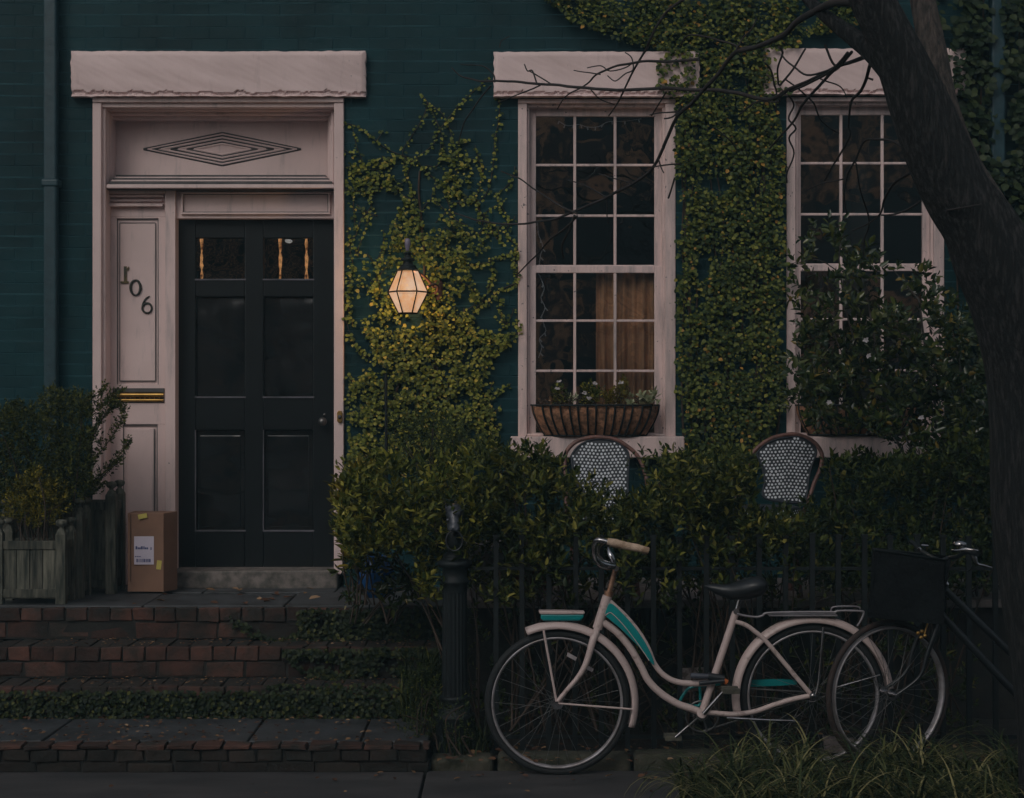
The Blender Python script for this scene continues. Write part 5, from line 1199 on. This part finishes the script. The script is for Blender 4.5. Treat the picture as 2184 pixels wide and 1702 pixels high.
wheel(bb, 2427, 1492, YC, .3195, tyrem='tyre2', tw=.018)
saddle(bb, lambda x, y, d: K(x+1990, y+130, d), [(5,488,497,.008),(60,478,535,.028),(160,474,570,.055),(260,440,566,.100),(340,444,540,.10),(366,485,500,.02)], M['saddle'])
b = MB(); b.tube([K(2150,700), K(2190,640)], .012, 8); b.build('seatpost', M['chrome'], bb)
b = MB(); b.tube(catmull([K(1375,480), K(1385,400), K(1395,350), K(1398,330)], 5), .011, 10); b.build('stem', M['blackb'], bb)
b = MB()
b.tube(catmull([K(1398,330,0), K(1350,345,-.0), K(1300,325,.10), K(1240,290,.20), K(1200,250,.26), K(1180,236,.28)], 5), .010, 10)
b.tube(catmull([K(1398,330,0), K(1440,325,-.05), K(1470,310,-.12), K(1500,295,-.2), K(1560,310,-.27)], 5), .010, 10)
b.build('handlebar', M['blackb'], bb)
b = MB(); b.tube([K(1225,272,.2), K(1250,300,.2), K(1290,318,.18)], [.008,.013,.006], 10); b.tube([K(1240,258,.24), K(1280,262,.24)], .006, 8); b.tube([K(1420,290,-.12), K(1500,282,-.2), K(1565,290,-.2)], [.007,.010,.006], 10)
b.tube(catmull([K(1535,300,-.2), K(1545,335,-.2), K(1560,365,-.2), K(1600,375,-.2), K(1645,388,-.2)], 4), [.014,.013,.008,.006,.005], 8)
b.tube([K(1380,470), K(1390,485)], .010, 8); b.tube([K(1365,340,0), K(1390,348,0)], .008, 8); b.build('brake_lever', M['chrome'], bb)
b = MB(); b.tube(catmull([K(1540,330,-.2), K(1520,400,-.14), K(1420,420,-.08), K(1330,560,-.06), K(1280,700,-.05)], 6), .0025, 6); b.build('brake_cable', M['blackb'], bb)
b = MB(); b.lathe(K(1462,250,-.15), [(.026,-.012),(.030,-.006),(.028,.006),(.014,.014),(.002,.016)], 18); b.build('bell', M['chrome'], bb)
b = MB()
for (x, y) in ((1222,760),(1245,750),(1262,775),(1240,785)): b.ball(K(x, y, -.05), .009, 8)
b.tube([K(1255,780,-.05), K(1278,700,-.04)], .004, 6); b.tube(catmull([K(1295,680,-.03), K(1310,672,-.03), K(1318,676,-.03)], 3), .006, 6); b.build('brake_caliper', M['gold'], bb)
# basket
b = MB(); cA = [(972,282),(1372,345),(1330,662),(978,628)]
fl_ = [K(x, y, -.10) for x, y in cA]; bl = [K(x, y, .17) for x, y in ((960,278),(1385,325),(1345,640),(985,612))]
V8 = [tuple(v) for v in fl_+bl]
b.add(V8, [(0,1,2,3)[::-1],(4,5,6,7),(0,3,7,4),(1,5,6,2),(3,2,6,7)])
bs = b.build('basket', surf('black_fabric', (.007,.009,.010), (.004,.005,.006), .9, 14, 1, .02, bscale=18, spec=.2), bb, bevel=.035, seg=4)
b = MB()
def lerp(a, c_, t): return Vector(a)*(1-t)+Vector(c_)*t
b.tube([fl_[0], fl_[1], bl[1], bl[0], fl_[0]], .006, 8); b.build('basket_wire', M['iron'], bs)
# newspaper / litter objects behind bike
b = MB(); q = P(1790, 1560, -2.02); b.box(q.x-.07, q.x+.07, -2.03, -1.98, .05, .11, 0, .008)
tag(b.build('broken_brick', surf('pale_rubble', (.20,.16,.16), (.06,.05,.05), .9, 20, .6)), 'pale broken brick lying on the soil under the rear of the cream bicycle', 'brick')
b = MB(); q = P(1480, 1450, -1.7); b.prism([(q.x-.06,q.z-.06),(q.x+.055,q.z-.05),(q.x+.06,q.z+.06),(q.x-.055,q.z+.055)], -1.705, -1.69)
b.box(q.x-.004, q.x+.004, -1.69, -1.68, .03, q.z+.02)
tag(b.build('garden_sign', surf('mottled_sign', (.17,.15,.15), (.05,.035,.03), .5, 26, .3, lo=.45, hi=.55)), 'small square pale garden sign on a stake seen between the pedals and the railing', 'sign')

# ------------------------------------------------------------------ street tree in front
YT_ = -3.55
tr = thing('tree', P(2250, 1810, YT_), 'dark leaning street tree at the right edge with bare branches reaching across the windows', 'tree')
def limb(name, pts, rads, Y0, Y1, mat='bark', lump=.09, n=26, ns=10, par=None):
    q = catmull([(x, y, r) for (x, y), r in zip(pts, rads)], ns); m = len(q); b = MB(); vs = []
    for i, (x, y, r) in enumerate(q):
        Y = Y0+(Y1-Y0)*i/(m-1); c_ = P(x, y, Y); rad = r/sc(Y)
        nx_ = q[min(i+1,m-1)]; pv = q[max(i-1,0)]; t = Vector((nx_[0]-pv[0], 0, -(nx_[1]-pv[1]))).normalized(); side = Vector((t.z, 0, -t.x)); fr = Vector((0,-1,0))
        for k in range(n):
            a = 2*math.pi*k/n; rr = rad*(1+lump*noise.noise((math.cos(a)*1.4, math.sin(a)*1.4, c_.z*.8))*1.3 + lump*.35*noise.noise((math.cos(a)*5, math.sin(a)*5, c_.z*1.2)))
            vs.append(tuple(c_ + side*rr*math.cos(a) + fr*rr*math.sin(a)))
    b.add(vs, [(i*n+k, i*n+(k+1)%n, (i+1)*n+(k+1)%n, (i+1)*n+k) for i in range(m-1) for k in range(n)], 0, True)
    return b.build(name, M[mat], par or tr)
limb('trunk', [(2320,1840),(2312,1700),(2296,1450),(2266,1250),(2242,1090),(2230,900),(2214,780),(2192,700),(2158,620),(2118,548),(2084,480),(2040,415),(2000,327),(1962,228),(1927,141),(1890,60),(1850,-20),(1805,-120)],
     [165,132,124,124,120,116,112,108,98,88,76,70,68,62,53,47,43,40], YT_, YT_-.25)
limb('limb', [(2150,560),(2100,450),(2050,340),(2012,225),(1990,110),(1968,0),(1950,-110)], [60,48,34,30,28,26,24], YT_+.22, YT_+.5, 'bark2', n=18)
limb('limb', [(1940,190),(1895,145),(1860,110),(1822,80),(1775,45),(1735,10),(1690,-40)], [34,26,22,19,15,12,10], YT_, YT_+.3, 'bark', n=14)
c7 = lambda l: [(1416.2+.3516*x, .3516*y) for x, y in l]; c5b = lambda l: [(682.5+.3516*x, .3516*y) for x, y in l]
brs = [
 (c7([(1180,20),(1060,12),(960,45),(870,90),(800,140),(740,200),(650,250),(560,285),(450,310)]), [9,8,7,6.5,6,5.5,5,4], -3.5, -2.9),
 (c7([(560,285),(440,310),(330,440),(250,530),(180,610),(100,680),(60,740),(0,880)]) + c5b([(2080,900),(2010,1030),(1900,1110),(1750,1190),(1600,1260),(1450,1320),(1300,1350),(1150,1360),(1000,1345),(900,1320),(820,1290)]), [4,3.6,3.4,3.2,3,3,2.8,2.6,2.2,1.8,1.4,.8], -2.9, -1.2),
 (c7([(740,550),(640,600),(420,560),(200,545),(0,535)]) + c5b([(2080,537),(1800,545),(1500,523),(1300,507),(1100,490),(950,490),(850,460),(800,410)]), [3.6,3.6,3.4,3.3,3,3,2.6,2.4,2,1.2,.8], -2.8, -1.2),
 (c5b([(2300,360),(2170,370),(1950,375),(1800,400),(1680,450),(1620,510),(1500,580),(1440,660)]), [2.8,2.4,2,1.6,1.2,.8], -2.2, -1.2),
 (c5b([(1990,275),(1940,360),(1880,470),(1820,600),(1750,700)]), [2.0,1.8,1.6,1], -2.0, -1.2),
 (c5b([(1990,275),(2010,230),(2050,150),(2120,60),(2200,0)]), [2,2.4,3], -2.0, -2.2),
 (c5b([(1100,1040),(1200,1080),(1350,1180),(1500,1270),(1560,1300)]), [.8,1.2,1.8,2], -1.2, -1.9),
 (c5b([(1560,1310),(1480,1390),(1400,1450),(1300,1560),(1200,1660)]), [2,1.6,1.4,1], -1.9, -1.2),
 (c5b([(1540,1310),(1510,1400),(1470,1490),(1475,1560)]), [2,1.8,1.6,2], -1.9, -1.3),
 (c5b([(1240,390),(1260,430),(1290,430),(1320,505)]), [.9,1.1,1.3], -1.4, -1.5), (c5b([(1270,430),(1340,470),(1410,515)]), [.9,1.2], -1.4, -1.5),
 (c5b([(1060,500),(1050,450),(980,400),(850,390)]), [1.4,1,.6], -1.3, -1.3), (c5b([(1040,520),(960,610),(900,700),(850,820),(840,880)]), [1.4,1.2,.8,.5], -1.2, -.9),
 (c5b([(1340,515),(1250,560),(1160,590),(1080,620)]), [1.3,1,.6], -1.5, -1.3), (c5b([(1620,415),(1700,400),(1760,430),(1850,410),(1900,380)]), [.7,1,1], -1.6, -1.7),
 (c5b([(1540,425),(1640,445),(1700,450)]), [.7,1], -1.6, -1.7), (c5b([(1640,545),(1700,600),(1790,640)]), [1,.6], -1.7, -1.4), (c5b([(1850,320),(1890,350),(1900,420),(1850,450),(1790,490),(1740,460)]), [.8,1,1,.7], -1.7, -1.7),
 (c5b([(2050,960),(2070,1010),(2090,1050)]), [1.4,1,.8], -2.2, -2.2), (c5b([(2100,560),(2060,620),(2010,700)]), [1.5,1], -2.2, -2.0), (c5b([(2180,680),(2080,680),(2000,700)]), [1.3,1], -2.2, -2.0),(c5b([(1740,1190),(1740,1290),(1750,1350)]), [1,.8], -2.0, -1.9),
 (c5b([(1690,1055),(1780,1080),(1900,1110)]), [.7,1], -1.9, -2.0), (c5b([(1500,1090),(1620,1130),(1740,1200)]), [.7,1.1], -1.9, -2.0), (c5b([(2184,995),(2100,1000),(2020,1015)]), [1.4,1.2], -2.2, -2.1), (c5b([(2150,1080),(2130,1140),(2110,1195)]), [1.3,1.6], -2.2, -2.1),
 (c7([(1210,350),(1130,375),(1050,400),(900,480),(740,550)]), [4.5,3.6,3,3.5], -3.3, -2.8), (c7([(1140,315),(1060,400),(1000,450),(850,620),(790,730),(700,830),(640,900)]), [3,3,2.4,2,1.4], -3.3, -2.4), (c7([(1110,315),(1020,420),(950,470),(850,520),(760,555)]), [2.6,2.2,2], -3.3, -2.8),
 (c7([(975,270),(1000,340),(1030,385),(1060,400)]), [2,2.2,2.4], -3.2, -3.2), (c7([(1250,390),(1225,480),(1190,550),(1140,600),(1125,660),(1120,760),(1135,820),(1080,920),(1020,1010),(970,1100)]), [3.2,2.8,2.2,1.8,1.8,1.4], -3.3, -2.3),
 (c7([(1230,470),(1270,482)]), [1.4,2.2], -3.2, -3.2), (c7([(700,290),(720,330),(690,420),(692,510)]), [2.2,1.8,1.6], -2.9, -2.6), (c7([(860,295),(780,420),(700,520)]), [1.6,2], -2.9, -2.8), (c7([(715,330),(770,400),(870,452),(990,430),(1040,400)]), [1.4,1.8,2.2], -2.9, -3.1),
 (c7([(610,380),(650,430),(670,520),(680,560),(680,680)]), [1.2,1.8,1], -2.6, -2.4), (c7([(950,475),(1060,520),(1100,570)]), [1.2,.8], -3.0, -2.8), (c7([(740,480),(800,530),(900,610),(930,680),(960,740),(1060,810)]), [1.2,1.4,1.4], -2.8, -2.2),
 (c7([(1590,940),(1500,935),(1460,900),(1380,855),(1290,845),(1215,860),(1170,960),(1110,1060),(1095,1180),(1110,1300)]), [3,2.6,2.2,2,1.6,1.2], -3.3, -2.3), (c7([(1580,960),(1500,1045),(1400,1110),(1340,1200),(1315,1290),(1240,1350),(1140,1400)]), [2.6,2.4,2.2,1.8,1.4,1], -3.3, -2.4),
 (c7([(1320,1305),(1400,1300),(1480,1270),(1560,1215)]), [1.4,1.8,2], -3.0, -3.2), (c7([(1160,980),(1190,1140),(1230,1280),(1240,1370),(1215,1450),(1210,1560)]), [1.2,1.4,1.2], -2.8, -2.3), (c7([(1110,1080),(960,1110),(860,1160)]), [1.2,.7], -2.8, -2.4), (c7([(1720,1275),(1820,1255),(1930,1240)]), [1.8,1.2], -3.8, -3.9),
 (c7([(750,580),(790,640),(760,720),(800,780),(760,840),(790,930),(750,1040),(745,1110)]), [1.4,1.6,1.2], -2.6, -2.2), (c7([(100,290),(150,215),(280,225),(400,260),(450,290)]), [1,1.4,1.8], -2.6, -2.9), (c7([(440,300),(480,230),(530,170),(560,110)]), [1.6,1.2,.8], -2.9, -2.9), (c7([(0,720),(60,700),(100,640)]), [1.4,1.2], -2.4,-2.4), (c7([(300,770),(400,850),(440,910)]), [1.2,1], -2.3,-2.2), (c7([(700,600),(690,620),(560,620),(450,700)]), [1.6,1.0], -2.6,-2.4),
]
tips = [(c5b([(1090,290),(1100,250),(1150,220)]), [.8,.5], -1.2, -1.2)]
for i, (pts, rd, Ya, Yb_) in enumerate(brs + tips):
    q = catmull(pts, 5); m = len(q); b = MB(); v = []; rs = np.interp(np.linspace(0,1,m), np.linspace(0,1,len(rd)), rd)
    for j, a in enumerate(q):
        Y = Ya+(Yb_-Ya)*j/(m-1); p_ = P(a[0], a[1], Y); p_ += Vector((.006*noise.noise((p_.x*12, p_.z*12, i)), 0, .006*noise.noise((p_.z*12, i, p_.x*12)))); v.append(p_)
    b.tube(v, [(r*1.02+.45)/sc(Ya+(Yb_-Ya)*.5) for r in rs], 7); b.build('branch', M['twig'], tr)

# ------------------------------------------------------------------ what the panes mirror: the far side of the street
OB = thing('brick_building', (0, -25, -.15), 'orange-brown brick building across the street, mirrored in the window panes', 'building')
b = MB(); xs_ = [-16, -11.5, -8.5, -4.2, -1.6, 1.0, 3.6, 6.2, 9.4, 13, 16]
b.box(-16, 16, -32, -25.3, -.15, 10)
rows_ = [(-.15,1),(1,2.6),(2.6,4.0),(4.0,5.8),(5.8,7.2),(7.2,8.8),(8.8,10)]
for i in range(len(xs_)-1):
    for k, (za, zb_) in enumerate(rows_):
        if i % 2 == 1 and k % 2 == 1: continue
        b.box(xs_[i], xs_[i+1], -25.3, -25, za, zb_)
b.build('wall', M['facade'], OB)
for i in range(1, len(xs_)-1, 2):
    for k in (1, 3, 5):
        b = MB(); b.box(xs_[i]+.02, xs_[i+1]-.02, -25.28, -25.2, rows_[k][0]+.02, rows_[k][1]-.02); b.build('window', M['darkwin'], OB)
for (x, Y, s_, lab) in ((-2.2, -13.5, 1, 'bare dark tree across the street, mirrored left in the panes of the middle window'), (2.6, -15, 1.2, 'bare dark tree across the street, mirrored in the right window'), (-6.5, -14, .9, 'bare dark tree across the street, mirrored in the door panes')):
    t_ = thing('tree', (x, Y, -.14), lab, 'tree'); b = MB()
    b.tube(catmull([(x, Y, -.14), (x+.1, Y, 1.5), (x-.1, Y, 3), (x+.3, Y, 5), (x+.2, Y, 8)], 5), [.24*s_,.18*s_,.14*s_,.05], 12); b.build('trunk', M['bark'], t_)
    b = MB()
    for k in range(60):
        z = 1.0+k*.12; a = k*2.4; l = 2.2-.03*k; p0 = Vector((x+.1, Y, z)); p1 = p0+Vector((math.cos(a)*l*.5, math.sin(a)*l*.4, l*.35)); p2 = p0+Vector((math.cos(a+.3)*l, math.sin(a+.3)*l*.7, l*.9))
        b.tube(catmull([p0, p1, p2], 4), [.05,.012], 5)
        b.tube([p1, p1+Vector((math.cos(a+1.2)*.8, math.sin(a)*.4, .6))], [.02,.006], 4); b.tube([p1, p1+Vector((math.cos(a-1.2)*.7, math.sin(a)*.3, .35))], [.016,.005], 4)
    b.build('branch', M['bark'], t_)

# ------------------------------------------------------------------ thin teal volume added only to lift the dark tones
hm = bpy.data.materials.new('black_lift_haze'); hm.use_nodes = True; n_ = hm.node_tree
n_.nodes.remove(n_.nodes['Principled BSDF']); pv = n_.nodes.new('ShaderNodeVolumePrincipled')
pv.inputs['Density'].default_value = .0040; pv.inputs['Color'].default_value = (.52, .86, 1, 1)
n_.links.new(pv.outputs[0], n_.nodes['Material Output'].inputs['Volume'])
b = MB(); b.box(-40, 40, -36, 8, -1.2, 14); tag(b.build('added_haze', hm), kind='stuff')
